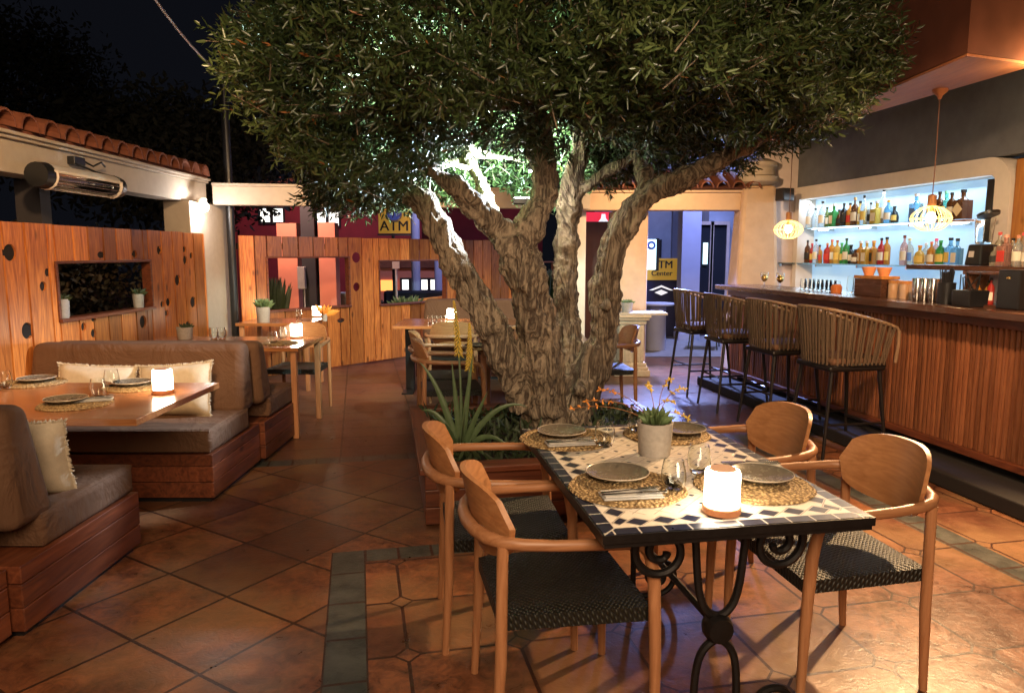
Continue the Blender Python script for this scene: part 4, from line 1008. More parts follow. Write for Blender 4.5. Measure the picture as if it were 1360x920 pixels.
# ================================================================== PLANTER AND OLIVE TREE
PL = UV(.19, 3.86); pw_, pl_ = 1.72, 1.62
pn = thing('tree_planter', 'low reddish wooden planter box round the olive tree', 'planter', PL, RB)
def pbox(a, b_, nm='side_board'):
    mb = MB(); z = .01
    while z < .29: mb.mm((a[0], a[1], z), (b_[0], b_[1], min(z + .096, .30))); z += .10
    mb.build(nm, M['bench_wood' if abs(b_[1] - a[1]) > 1 else 'bench_wood_x'], pn, bevel=.004)
pbox((0, 0), (pw_, .04)); pbox((0, pl_ - .04), (pw_, pl_)); pbox((0, .042), (.04, pl_ - .042)); pbox((pw_ - .04, .042), (pw_, pl_ - .042))
for q_ in (((-.03, -.03, .302), (pw_ + .03, .10, .335)), ((-.03, pl_ - .10, .302), (pw_ + .03, pl_ + .03, .335))): MB().mm(*q_).build('capping', M['bench_wood_x'], pn, bevel=.004)
for q_ in (((-.03, .102, .302), (.10, pl_ - .102, .335)), ((pw_ - .10, .102, .302), (pw_ + .03, pl_ - .102, .335))): MB().mm(*q_).build('capping', M['bench_wood'], pn, bevel=.004)
nx = 24; vs = []; fs = []
for i in range(nx + 1):
    for j in range(nx + 1): vs.append((.04 + (pw_ - .08) * i / nx, .04 + (pl_ - .08) * j / nx, .24 + rnd.uniform(-.015, .02)))
for i in range(nx):
    for j in range(nx): fs.append((i * (nx + 1) + j, (i + 1) * (nx + 1) + j, (i + 1) * (nx + 1) + j + 1, i * (nx + 1) + j + 1))
MB().add(vs, fs).build('soil', M['soil'], pn, smooth=True)
k = 1500
pos = rng.uniform((.08, .10, .25), (pw_ - .08, pl_ - .10, .33), (k, 3)); q = np.array([[cb, -sb], [sb, cb]]); pos[:, :2] = pos[:, :2] @ q.T + np.array([PL.x, PL.y])
dd = rng.normal(size=(k, 3)); dd[:, 2] = abs(dd[:, 2]) + .2
gco = leaves_obj('ground_cover', pos, unit(dd), unit(rng.normal(size=(k, 3))), rng.uniform(.05, .12, k), rng.uniform(.014, .03, k), rng.random(k), M['dryleaf'], None)
tag(gco, 'low dark leafy undergrowth round the foot of the olive tree', 'undergrowth', kind='stuff')

tree = thing('olive_tree', 'old multi-stemmed olive tree with a broad dark crown in the wooden planter', 'tree', (.33, 4.95, .24))
T0 = Vector((.33, 4.95, .24))
def limb(mb, pts, rad, furrow=.10, seed=0, n=30, seg=.05):
    """pts are (pixel x, pixel y, depth y) marks turned into world points once; smooth curve with furrows"""
    P3 = [PY(*p) - T0 for p in pts]; out = []; rs = []
    for i in range(len(P3) - 1):
        a, b_, c_, d_ = P3[max(0, i - 1)], P3[i], P3[i + 1], P3[min(len(P3) - 1, i + 2)]; m_ = max(2, int((c_ - b_).length / seg))
        for j in range(m_):
            t_ = j / m_; out.append(.5 * ((2 * b_) + (c_ - a) * t_ + (2 * a - 5 * b_ + 4 * c_ - d_) * t_ ** 2 + (3 * b_ - a - 3 * c_ + d_) * t_ ** 3)); rs.append(rad[i] * (1 - t_) + rad[i + 1] * t_)
    out.append(P3[-1]); rs.append(rad[-1]); m = len(out); r1 = random.Random(seed); ph = [r1.uniform(0, 6.28) for _ in range(6)]
    vs = []; fs = []; ref = Vector((0, -1, 0))
    for i, p in enumerate(out):
        t_ = (out[min(i + 1, m - 1)] - out[max(i - 1, 0)]).normalized(); a = (ref - t_ * ref.dot(t_)).normalized(); b_ = t_.cross(a); ref = a; s_ = i * seg
        for k in range(n):
            th = 2 * math.pi * k / n; tw = th + s_ * 1.1 + .4 * math.sin(s_ * 5 + ph[0])
            f_ = 1 + furrow * (.55 * math.sin(3 * tw + ph[1]) + .5 * math.sin(5 * tw + ph[2] + s_ * 2) + .42 * math.sin(9 * tw + ph[3] + 1.5 * math.sin(s_ * 8)) + .35 * math.sin(2 * th + ph[4] + s_ * 6) + .25 * math.sin(14 * tw + ph[5] + s_ * 9)) + .05 * math.sin(s_ * 14 + ph[0])
            vs.append(p + (a * math.cos(th) + b_ * math.sin(th)) * rs[i] * .91 * f_)
    for i in range(m - 1):
        for k in range(n): fs.append((i * n + k, i * n + (k + 1) % n, (i + 1) * n + (k + 1) % n, (i + 1) * n + k))
    fs += [tuple(range(n - 1, -1, -1)), tuple((m - 1) * n + k for k in range(n))]
    mb.add(vs, fs); return [p for p in out]
tb = MB(); LIMB = []
# foot and main stems (px, py, depth)
LIMB += limb(tb, [(722, 590, 4.95), (722, 545, 4.93), (712, 505, 4.9), (700, 465, 4.85)], [.17, .155, .155, .14], .12, 1)
LIMB += limb(tb, [(765, 590, 5.05), (765, 545, 5.05), (778, 500, 5.08), (792, 460, 5.1)], [.125, .115, .115, .11], .14, 2)
LIMB += limb(tb, [(742, 590, 5.12), (742, 540, 5.12), (748, 500, 5.2)], [.14, .13, .12], .12, 12)
LIMB += limb(tb, [(700, 535, 4.92), (678, 490, 4.85), (653, 440, 4.8), (631, 395, 4.75), (598, 335, 4.7), (572, 285, 4.7), (545, 256, 4.7), (512, 236, 4.7), (470, 215, 4.7)], [.13, .125, .115, .108, .095, .085, .072, .06, .045], .12, 3)
LIMB += limb(tb, [(722, 545, 4.9), (722, 490, 4.85), (716, 440, 4.8), (704, 392, 4.75), (690, 345, 4.72), (678, 312, 4.7)], [.16, .15, .145, .135, .135, .125], .11, 4)
LIMB += limb(tb, [(684, 328, 4.72), (656, 300, 4.7), (628, 272, 4.6), (598, 245, 4.5), (560, 215, 4.4), (520, 200, 4.3)], [.105, .085, .070, .060, .05, .04], .1, 5)
LIMB += limb(tb, [(684, 330, 4.72), (708, 300, 4.75), (721, 265, 4.8), (722, 225, 4.8), (715, 185, 4.8), (700, 120, 4.8), (690, 40, 4.8)], [.12, .105, .10, .10, .10, .08, .05], .1, 6)
LIMB += limb(tb, [(668, 325, 4.9), (650, 285, 5.1), (638, 245, 5.3), (620, 205, 5.5), (600, 150, 5.6)], [.07, .06, .055, .05, .04], .1, 7)
LIMB += limb(tb, [(752, 545, 5.2), (760, 490, 5.3), (754, 430, 5.4), (751, 370, 5.4), (752, 310, 5.4), (758, 262, 5.4), (768, 215, 5.4), (775, 150, 5.4)], [.13, .12, .10, .095, .095, .09, .075, .05], .12, 8)
LIMB += limb(tb, [(762, 265, 5.4), (790, 238, 5.35), (820, 220, 5.3), (850, 200, 5.2)], [.055, .04, .035, .03], .1, 18)
LIMB += limb(tb, [(768, 545, 5.05), (788, 490, 5.1), (801, 440, 5.12), (804, 390, 5.1), (812, 335, 5.05), (838, 285, 5.0), (878, 250, 4.95), (925, 228, 4.9), (965, 210, 4.9), (1000, 188, 4.9), (1050, 150, 4.9)], [.13, .12, .115, .108, .10, .095, .082, .07, .06, .05, .035], .12, 9)
LIMB += limb(tb, [(846, 285, 5.0), (856, 240, 5.1), (850, 200, 5.2), (840, 130, 5.3)], [.07, .06, .055, .035], .1, 10)
for i, (px, py) in enumerate(((700, 590), (712, 600), (775, 596), (788, 590), (750, 600))): limb(tb, [(740 + (px - 740) * .5, 545, 4.95), (740 + (px - 740) * .85, 570, 4.9), (px, py, 4.86)], [.07, .045, .02], .15, 20 + i)
for (px, py, d, r_0) in ((806, 405, 5.0, .035), (704, 460, 4.74, .035), (722, 505, 4.76, .05), (690, 515, 4.80, .04), (770, 520, 4.95, .04)):
    tb.ball(PY(px, py, d) - T0, r_0, 8)
to = tb.build('trunk', M['bark'], tree)
rm = to.modifiers.new('r', 'REMESH'); rm.mode = 'VOXEL'; rm.voxel_size = .0115; rm.use_smooth_shade = True
tx = bpy.data.textures.new('barktex', 'CLOUDS'); tx.noise_scale = .045; tx.noise_depth = 3
dm_ = to.modifiers.new('d', 'DISPLACE'); dm_.texture = tx; dm_.strength = .035; dm_.mid_level = .5
tx2 = bpy.data.textures.new('knottex', 'CLOUDS'); tx2.noise_scale = .16; tx2.noise_depth = 1
dm2 = to.modifiers.new('d2', 'DISPLACE'); dm2.texture = tx2; dm2.strength = .07; dm2.mid_level = .5
dg = bpy.context.evaluated_depsgraph_get(); me = bpy.data.meshes.new_from_object(to.evaluated_get(dg), depsgraph=dg); to.modifiers.clear(); to.data = me
if not me.materials: me.materials.append(M['bark'])

# crown: twigs of narrow leaves spread through the crown's volume
FLP = np.array(tuple(PY(700, 225, 5.25)))
def crown_density(p):                  # p: (n,3) world
    x, y, z = p[:, 0] - .32, p[:, 1] - 4.95, p[:, 2]
    az = np.arctan2(y, x); lump = 1 + .05 * np.sin(az * 5 + 1) + .04 * np.sin(az * 9 + z * 3) + .05 * np.sin(z * 5 + az * 2)
    rad = np.sqrt((x / np.where(x < 0, 2.03, 1.98)) ** 2 + (y / 1.75) ** 2) / lump
    zb = 2.20 + .06 * np.clip(-y, 0, 1.6) - .14 * np.clip(y - .2, 0, 1.6) + .05 * np.clip(x, 0, 2) - .52 * np.exp(-((x + 1.30) ** 2 / .32 + (y + .2) ** 2 / 1.2)) + .06 * np.sin(x * 6 + y * 3) + .06 * np.sin(y * 7 - x * 4)
    zt = 4.25; h = (z - zb) / (zt - zb)
    prof = np.where(h < .15, .91 + .6 * h, 1.0) * np.sqrt(np.clip(1 - np.clip(h - .12, 0, 1) ** 1.6 * 1.05, 0, 1))
    inside = (h > 0) & (h < 1) & (rad < prof * .975 + .05 * rng.random(len(rad)) ** 3)
    shell = np.maximum.reduce([np.clip(1 - (prof - rad) / .30, 0, 1), np.clip(1 - h / .22, 0, 1), np.clip(1 - (1 - h) / .2, 0, 1) * .5])
    noise = .5 + .5 * np.sin(p[:, 0] * 9.1 + 2 * np.sin(p[:, 2] * 6)) * np.sin(p[:, 1] * 8.3 + 2 * np.sin(p[:, 0] * 5)) * np.sin(p[:, 2] * 9.7 + 2 * np.sin(p[:, 1] * 4))
    hol = (((p - FLP) / np.array([.75, .50, .34])) ** 2).sum(1) > 1
    return inside * hol * (.10 + .9 * shell ** 1.2) * np.clip(noise * 2.1 - .5, .02, 1)
NT = 17500; acc = []
while sum(len(a) for a in acc) < NT:
    p = rng.uniform((-2.3, 2.9, 1.8), (3.0, 7.2, 4.3), (60000, 3)); acc.append(p[rng.random(60000) < crown_density(p)])
tw = np.concatenate(acc)[:NT]
ctr = np.array([.32, 4.95, 2.6]); od = unit(tw - ctr); tdir = unit(od * .8 + rng.normal(size=(NT, 3)) * .55 + np.array([0, 0, .15]))
NL = 13; tl = rng.uniform(.12, .22, NT); clump_tone = .5 + .5 * np.sin(tw[:, 0] * 4 + tw[:, 2] * 5) * np.sin(tw[:, 1] * 4.4)
s_ = np.linspace(.05, 1, NL)[None, :, None]; base = tw[:, None, :] + tdir[:, None, :] * tl[:, None, None] * (s_ - .5)
rv = unit(rng.normal(size=(NT, 1, 3))); perp = unit(np.cross(np.repeat(tdir[:, None, :], 1, 1), rv)); perp2 = np.cross(tdir[:, None, :], perp)
an = (np.arange(NL) * 2.4)[None, :, None] + rng.normal(size=(NT, NL, 1)) * .3
sd_ = perp * np.cos(an) + perp2 * np.sin(an); ld = unit(tdir[:, None, :] * .75 + sd_ * .8 + rng.normal(size=(NT, NL, 3)) * .15)
nr = unit(np.cross(ld, np.cross(sd_, ld)) + rng.normal(size=(NT, NL, 3)) * .25)
K = NT * NL; tone = np.clip(np.repeat(clump_tone, NL) * .45 + rng.random(K) * .5, 0, .94); tone[rng.random(K) < .006] = 1.0
leaves_obj('crown', base.reshape(-1, 3) - np.array(T0), ld.reshape(-1, 3), unit(nr.reshape(-1, 3)), rng.uniform(.040, .070, K), rng.uniform(.010, .017, K), tone, M['leaf'], tree)
tg_ = MB(); r2 = random.Random(3); LP = np.array([tuple(p) for p in LIMB]) + np.array(T0); LP = LP[LP[:, 2] > 2.1]
for i in range(0, NT, 9):              # twig wood, joined loosely to the nearest limb
    a = Vector(tw[i] - np.array(T0)); d = Vector(tdir[i]); tg_.tube([a - d * tl[i] * .9, a + d * tl[i] * .5], [.004, .0015], 4, cap=False)
for i in range(90):
    p = tw[r2.randrange(NT)]; j = np.argmin(((LP - p) ** 2).sum(1)); a = Vector(LP[j] - np.array(T0)); b_ = Vector(p - np.array(T0)); m_ = (a + b_) / 2 + Vector((r2.gauss(0, .08), r2.gauss(0, .08), r2.uniform(0, .15)))
    tg_.tube([a, a.lerp(m_, .6), m_, m_.lerp(b_, .6), b_], [.028, .02, .014, .010, .005], 6)
tg_.build('branches', M['bark'], tree)
# floodlight inside the crown, and an added one below it
fl_ = thing('tree_floodlight', 'small black floodlight clamped inside the crown of the olive tree', 'lamp', PY(714, 222, 5.12))
MB().box((0, 0, 0), (.14, .10, .05)).build('housing', M['black'], fl_, bevel=.008); MB().box((0, 0, -.028), (.12, .08, .004)).build('lens', M['spotglow'], fl_)
fp0 = fl_.location + Vector((0, 0, -.05))
lamp('tree_flood_left', 'SPOT', fp0, 240, COOL, .04, (-.9, 4.75, 1.98), 92, .5)
lamp('tree_flood_up', 'SPOT', fp0 + Vector((0, .0, .12)), 190, (.7, 1, .92), .04, (-.3, 5.9, 2.4), 150, .5)
f2_ = thing('tree_floodlight', 'added unseen floodlight behind the fork of the olive trunk', 'lamp', (.07, 5.18, 1.86))  # fixture and its spot added to brighten the crown's left underside
MB().box((0, 0, 0), (.12, .09, .045)).build('housing', M['black'], f2_, bevel=.008); MB().box((0, 0, .025), (.10, .07, .004)).build('lens', M['spotglow'], f2_)
lamp('crown_fill_spot', 'SPOT', (.02, 5.16, 1.95), 480, (.72, 1, .90), .04, (-.95, 4.85, 2.95), 84, .6)
lamp('tree_flood_down', 'SPOT', PY(860, 150, 5.2), 20, COOL, .05, (.55, 5.2, 1.4), 70, .6)

# ---- aloe with flower spikes in the planter
al_ = thing('aloe_plant', 'tall spiky aloe with two yellow flower spikes in the planter', 'plant', P(612, 606, .26))
lv = MB(); ra = random.Random(5); o0 = al_.location
tips = [((556, 480), .03, .0), ((572, 500), .03, .1), ((560, 545), .02, 0), ((600, 480), .0, .1), ((628, 470), -.0, .12), ((648, 520), -.05, .1), ((680, 598), -.1, .0), ((640, 560), .1, .15), ((590, 560), -.2, .1), ((655, 622), -.3, -.1), ((612, 500), .1, .0), ((700, 540), 0, .3), ((618, 545), -.25, 0)]
for (px, py), dy, c_ in tips:
    tip = PY(px, py, o0.y + dy) - o0; md = tip * .5 + Vector((0, 0, .10 + abs(tip.x) * .35)) * (1.0 if abs(tip.x) > .2 else .3); pts = []; 
    for j in range(11):
        s = j / 10; pts.append(md * 2 * s * (1 - s) + tip * s * s)
    lv.tube(pts, [.019, .020, .020, .019, .018, .016, .014, .011, .008, .005, .001], 7, flat=.38)
lv.build('leaves', M['aloe'], al_, smooth=True)
for (bx, by, tx_, ty_) in ((612, 590, 602, 398), (612, 590, 623, 428)):
    tip = PY(tx_, ty_, o0.y + .08) - o0; pts = [tip * s + Vector((math.sin(s * 3) * .02, 0, 0)) for s in [j / 8 for j in range(9)]]
    sm_ = MB().tube(pts, [.007] * 8 + [.002], 6).build('flower_spike', M['aloe'], al_, smooth=True); fl = MB()
    for j in range(110):
        s = .66 + .34 * j / 110; p = tip * s + Vector((math.sin(s * 3) * .02, 0, 0)); a = j * 2.4; d = Vector((math.cos(a), math.sin(a), -.9)).normalized(); r_k = .034 * (1 - (s - .66) * 2.2)
        fl.tube([p, p + d * r_k * .6, p + d * r_k * 1.2], [.0025, .0045, .002], 5)
    fl.build('blossom', M['yflower'], sm_)

# ================================================================== ON AND BEHIND THE BAR
ORD = ['first', 'second', 'third', 'fourth', 'fifth', 'sixth', 'seventh', 'eighth', 'ninth', 'tenth', 'eleventh', 'twelfth', 'thirteenth', 'fourteenth', 'fifteenth', 'sixteenth', 'seventeenth', 'eighteenth', 'nineteenth', 'twentieth']
def bottle(loc, h, r, col, label, lab=None, cap=(.02, .02, .02), kind='round', trans=.55, group=None):
    t = thing('bottle', label, 'bottle', loc, RB, group); nk = r * .32
    ms = liquid('bottle_%d_%d_%d' % tuple(int(c_ * 100) for c_ in col), col, trans)
    if kind == 'square':
        mb = MB(); mb.box((0, 0, h * .31), (r * 1.8, r * 1.8, h * .62)); mb.lathe([(r * .8, h * .6205), (nk, h * .72), (nk, h * .90)], n=12); mb.build('glass_body', ms, t, bevel=.004)
    elif kind == 'squat':
        MB().lathe([(1e-6, .001), (r * .9, 0), (r, .01), (r * 1.05, h * .35), (r * .8, h * .60), (nk, h * .72), (nk, h * .9), (1e-6, h * .9)], n=16).build('glass_body', ms, t, smooth=True)
    else:
        MB().lathe([(1e-6, .001), (r * .93, 0), (r, .006), (r, h * .60), (r * .8, h * .68), (nk, h * .77), (nk, h * .92), (1e-6, h * .92)], n=16).build('glass_body', ms, t, smooth=True)
    z0 = h * .9 if kind != 'round' else h * .92
    MB().lathe([(nk * 1.25, z0 - h * .03), (nk * 1.3, z0 + h * .06), (1e-6, z0 + h * .065)], n=12).build('cap', liquid('cap_%d_%d_%d' % tuple(int(c_ * 100) for c_ in cap), cap, 0, .4), t, smooth=True)
    if lab:
        ml = liquid('label_%d_%d_%d' % tuple(int(c_ * 100) for c_ in lab), lab, 0, .7)
        if kind == 'square': MB().box((-r * .905, 0, h * .30), (.003, r * 1.4, h * .34)).build('label', ml, t)
        else:
            vs = []; n_ = 10
            for k in range(n_ + 1):
                a = R(180) - R(80) + R(160) * k / n_
                for z in (h * .16, h * .46): vs.append((r * 1.06 * math.cos(a), r * 1.06 * math.sin(a), z))
            for k in range(n_ + 1):
                a = R(180) - R(80) + R(160) * k / n_
                for z in (h * .16, h * .46): vs.append((r * 1.02 * math.cos(a), r * 1.02 * math.sin(a), z))
            q = 2 * (n_ + 1); fs = [(2 * k, 2 * k + 1, 2 * k + 3, 2 * k + 2) for k in range(n_)] + [(q + 2 * k, q + 2 * k + 2, q + 2 * k + 3, q + 2 * k + 1) for k in range(n_)]
            MB().add(vs, fs).build('label', ml, t, smooth=True)
    return t
CN = {'clear': (.86, .93, .95), 'amber': (.70, .28, .04), 'gold': (.85, .52, .10), 'brown': (.16, .06, .02), 'green': (.06, .34, .08), 'dark': (.03, .03, .03), 'blue': (.25, .60, .90), 'teal': (.20, .70, .55), 'pink': (.90, .52, .45), 'yellow': (.85, .62, .12), 'red': (.60, .05, .04), 'silver': (.60, .62, .60), 'olive': (.14, .20, .04), 'pale': (.80, .76, .62)}
LB = {'w': (.75, .70, .58), 'k': (.03, .03, .03), 'r': (.55, .05, .04), 'y': (.75, .55, .15), 'b': (.12, .25, .60), None: None}
LW = {'w': 'cream label', 'k': 'black label', 'r': 'red label', 'y': 'yellow label', 'b': 'blue label', None: 'no label'}
def row(items, u, z, where, group):
    for i, it in enumerate(items):
        px, cn, h, r = it[0], it[1], it[2], it[3]; lb = it[4] if len(it) > 4 else None; kd = it[5] if len(it) > 5 else 'round'; cp_ = it[6] if len(it) > 6 else (.02, .02, .02)
        uu = u + (.028 if i % 2 else -.02)
        bottle(UV(uu, onU(px, uu), z + .0003), h, r, CN[cn], '%s bottle with %s, %s from the left, %s' % (cn, LW[lb], ORD[i], where), LB[lb], cp_, kd, .75 if cn in ('clear', 'blue', 'teal', 'pale', 'pink') else .5, group)
row([(1069, 'clear', .30, .036, 'w', 'round', (.6, .6, .6)), (1077, 'clear', .24, .034, None), (1086, 'clear', .31, .040, 'w'), (1092, 'olive', .24, .034, 'w'), (1101, 'green', .27, .044, 'w', 'square', (.7, .7, .7)), (1108, 'brown', .20, .042, 'k', 'squat'),
     (1114, 'dark', .26, .036, 'k'), (1122, 'amber', .26, .040, 'r'), (1128, 'brown', .31, .038, 'w', 'round', (.5, .3, .1)), (1135, 'gold', .27, .04, 'w'), (1140, 'clear', .32, .036, 'y'), (1149, 'silver', .24, .034, 'k', 'round', (.02, .02, .02)),
     (1157, 'yellow', .25, .052, 'w', 'square', (.6, .6, .6)), (1165, 'clear', .37, .036, 'w'), (1172, 'blue', .24, .040, 'w', 'round', (.8, .45, .05)), (1180, 'dark', .18, .044, 'y', 'squat')], 5.12, 1.80, 'upper niche shelf', 'bottles on the upper niche shelf')
row([(1208, 'blue', .28, .050, 'b', 'square', (.8, .8, .8)), (1228, 'clear', .26, .04, 'w'), (1238, 'brown', .27, .040, 'k'), (1247, 'teal', .28, .050, 'w', 'square', (.2, .6, .4)), (1254, 'brown', .25, .04, 'w')], 5.12, 1.80, 'upper niche shelf, right half', 'bottles on the upper niche shelf')
bottle(UV(5.10, onU(1269, 5.10), 1.8003), .27, .062, CN['brown'], 'broad dark bottle with a pale diamond label on the short wooden shelf', None, (.02, .02, .02), 'square', .3)
_t = [o for o in C.objects if o.type == 'EMPTY' and o.name.startswith('bottle')][-1]
MB().box((-.0585, 0, .085), (.003, .085, .085), rot=(R(45), 0, 0)).build('diamond_label', liquid('label_cream', (.8, .68, .45), 0, .7), _t)
row([(1069, 'brown', .28, .034, 'k'), (1075, 'red', .24, .034, 'y', 'round', (.6, .04, .04)), (1080, 'clear', .29, .034, 'w'), (1085, 'amber', .22, .036, 'r'), (1095, 'red', .24, .038, 'r', 'round', (.6, .3, .1)), (1101, 'amber', .28, .040, 'w', 'round', (.5, .1, .05)), (1108, 'gold', .27, .038, 'y', 'round', (.4, .1, .05)),
     (1114, 'green', .24, .040, 'y', 'round', (.05, .4, .1)), (1120, 'green', .29, .036, 'w'), (1126, 'dark', .22, .052, 'w', 'squat'), (1132, 'brown', .16, .038, 'w'), (1139, 'amber', .26, .046, 'w', 'square', (.8, .8, .8)), (1147, 'gold', .26, .046, 'w', 'square', (.8, .8, .8)), (1156, 'amber', .26, .050, 'k', 'square', (.85, .4, .1)), (1166, 'red', .28, .036, 'w'), (1173, 'amber', .29, .040, 'y')],
    5.12, 1.38, 'lower niche shelf', 'bottles on the lower niche shelf')
row([(1196, 'pink', .30, .036, 'w', 'round', (.16, .04, .02)), (1203, 'pale', .27, .040, 'b', 'round', (.7, .6, .3)), (1217, 'gold', .20, .048, 'y', 'squat', (.8, .3, .05)), (1225, 'pale', .22, .036, 'w', 'round', (.7, .7, .7)), (1232, 'amber', .23, .036, 'w', 'round', (.8, .2, .1)), (1238, 'pink', .26, .036, 'r', 'round', (.8, .1, .2)),
     (1244, 'green', .24, .042, 'y', 'round', (.05, .4, .1)), (1257, 'blue', .27, .050, 'y', 'square'), (1266, 'blue', .26, .042, 'w', 'square')], 5.12, 1.38, 'lower niche shelf, right half', 'bottles on the lower niche shelf')
row([(1316, 'pale', .17, .036, 'k', 'squat'), (1321, 'pale', .27, .036, 'r', 'round', (.7, .1, .1)), (1330, 'pink', .25, .050, 'r', 'square', (.8, .4, .3)), (1339, 'pale', .22, .036, 'k', 'round'), (1346, 'clear', .24, .036, 'w', 'round', (.7, .3, .2)), (1353, 'pale', .26, .038, 'r', 'round', (.8, .1, .1)), (1359, 'clear', .22, .036, 'w')], 4.80, 1.40, 'dark wooden shelf right of the niche', 'pale bottles on the dark shelf')
# blender on the dark shelf
bl = thing('blender', 'black bar blender with a tall clear jug and raised lid', 'blender', UV(4.82, onU(1300, 4.82), 1.4), RB)
MB().box((0, 0, .085), (.19, .17, .17), taper=.82).build('motor_base', M['black'], bl, bevel=.012)
MB().box((-.088, .02, .09), (.004, .05, .05), rot=(0, R(5), 0)).build('keypad', M['heater'], bl)
MB().lathe([(.055, .172), (.060, .18), (.075, .38), (.070, .38), (.056, .19), (1e-6, .185)], n=4 * 5).build('jug', M['glass'], bl, smooth=True)
MB().lathe([(1e-6, 0), (.08, 0), (.084, .02), (.05, .03), (1e-6, .035)], n=20).build('lid', M['black'], bl, smooth=True, loc=(0, -.03, .40)).rotation_euler = (R(-18), 0, 0)
# pendants
def pendant(loc, ztop, label, rose):
    t = thing('pendant_lamp', label, 'pendant lamp', loc, 0, 'ribbed glass pendant lamps over the bar'); h0 = ztop - loc[2]
    MB().tube([(0, 0, .165), (.004, 0, h0 * .5), (0, 0, h0)], .004, 6).build('cable', M['rcable'], t)
    MB().lathe([(.026, .085), (.030, .09), (.030, .165), (.022, .17)], n=20).build('wooden_cap', M['woodpend'], t, smooth=True)
    g = MB(); prof = [(.028, .085), (.080, .070), (.128, .028), (.142, -.005), (.130, -.040), (.090, -.078), (.05, -.096)]
    for k in range(20):
        a = 2 * math.pi * k / 20; g.tube([(r_ * math.cos(a), r_ * math.sin(a), z) for r_, z in prof], [.0028] * 7, 5)
    for r_, z in ((.142, -.005), (.05, -.096)): g.tube([(r_ * math.cos(2 * math.pi * k / 28), r_ * math.sin(2 * math.pi * k / 28), z) for k in range(29)], .003, 5)
    g.build('ribbed_shade', M['pendglow'], t, smooth=True)
    MB().ball((0, 0, .0), .034, 12, (1, 1, 1.25)).build('bulb', M['bulb'], t, smooth=True); MB().tube([(0, 0, .04), (0, 0, .085)], .014).build('socket', M['brass'], t)
    if rose: MB().lathe([(1e-6, h0), (.055, h0), (.05, h0 - .02), (.02, h0 - .045), (.012, h0 - .07), (1e-6, h0 - .07)], n=20).build('ceiling_rose', M['soffit'], t, smooth=True)
    return t
pendant(Vector((3.17, 5.55, 1.765)), 2.70, 'glowing ribbed pendant lamp over the bar nearer the camera', 1)
pendant(Vector((2.84, 7.52, 1.745)), 2.70, 'glowing ribbed pendant lamp over the far end of the bar', 1)
# things on the counter
ZC = 1.1453
def onC(px, u): return UV(u, onU(px, u), ZC)
for i, px in enumerate((1014, 1035)):
    t = thing('footed_goblet', 'brass balled glass goblet on the far end of the bar, %s one' % ('left', 'right')[i], 'goblet', onC(px, 3.98), 0, 'brass goblets')
    MB().lathe([(.034, 0), (.034, .003), (.005, .008), (.004, .05), (.02, .062)], n=18).build('foot', M['glass'], t, smooth=True)
    MB().ball((0, 0, .092), .038, 12).build('brass_ball', M['brass'], t, smooth=True)
    MB().lathe([(.03, .10), (.044, .125), (.040, .155), (.038, .155), (.041, .125), (.028, .102)], n=18, cap=False).build('bowl', M['glass'], t, smooth=True)
for i in range(9):
    px = 1066 + i * 5.6; tumbler(onC(px, 4.10 + (.05 if i % 2 else -.03)), 'clear bar tumbler, %s from the left in the row on the counter' % ORD[i], .105, .033)['group'] = 'tumblers on the bar counter'
tag(MB().lathe([(1e-6, 0), (.045, 0), (.05, .05), (.035, .075), (1e-6, .078)], n=18).build('spice_jar', liquid('orange_jar', (.75, .22, .06), .2), smooth=True, loc=onC(1110, 4.0)), 'small round orange jar beside the row of bar tumblers', 'jar')
for i, px in enumerate((1128, 1136)): tumbler(onC(px, 4.12), 'tall clear glass left of the wooden garnish box, %s one' % ('left', 'right')[i], .15, .03)['group'] = 'tumblers on the bar counter'
t = thing('garnish_box', 'wooden garnish box with dark trough and glass lid on the counter', 'box', onC(1162, 4.02), RB)
mb = MB(); mb.box((0, 0, .07), (.16, .34, .14)); mb.build('box', M['counter'], t, bevel=.004); MB().box((0, 0, .155), (.17, .35, .025)).build('wooden_lid', M['panel_wood'], t, bevel=.003)
for i in range(2):
    q = MB(); q.lathe([(1e-6, 0), (.035, 0), (.05, .04), (.06, .07), (.056, .07), (.046, .04), (1e-6, .01)], n=16)
    tag(q.build('copper_cup', liquid('copper', (.85, .35, .15), 0, .3), smooth=True, loc=onC(1152 + i * 20, 4.02) + Vector((0, 0, .168))), 'orange copper cup on the wooden garnish box, %s one' % ('left', 'right')[i], 'cup', 'copper cups on the garnish box')
for i, px in enumerate((1185, 1192, 1200, 1209)):
    t = thing('glass_jar', 'glass jar of pale snacks with a wooden lid, %s of four on the counter' % ORD[i], 'jar', onC(px, 4.0 + .04 * (i % 2)), 0, 'lidded jars on the counter')
    MB().lathe([(1e-6, 0), (.036, 0), (.038, .10), (.034, .115), (1e-6, .115)], n=16).build('jar', liquid('jar_orange', (.75, .45, .25), .4), t, smooth=True); MB().lathe([(.038, .116), (.038, .138), (1e-6, .138)], n=16).build('lid', M['panel_wood'], t)
for i, px in enumerate((1217, 1222, 1227, 1233, 1238, 1243)):
    tag(MB().lathe([(1e-6, 0), (.026, 0), (.028, .005), (.038, .165), (.036, .168), (.026, .01), (1e-6, .01)], n=20).build('shaker_tin', M['steel'], smooth=True, loc=onC(px, 3.90 + .06 * (i % 2))), 'steel shaker tin, %s from the left in the cluster on the counter' % ORD[i], 'shaker', 'steel shaker tins')
t = thing('straw_holder', 'black round holder bristling with dark straws on the counter', 'holder', onC(1256, 3.88)); MB().lathe([(1e-6, 0), (.055, 0), (.058, .15), (.05, .15), (.045, .02), (1e-6, .02)], n=20).build('cup', M['black'], t, smooth=True)
mb = MB()
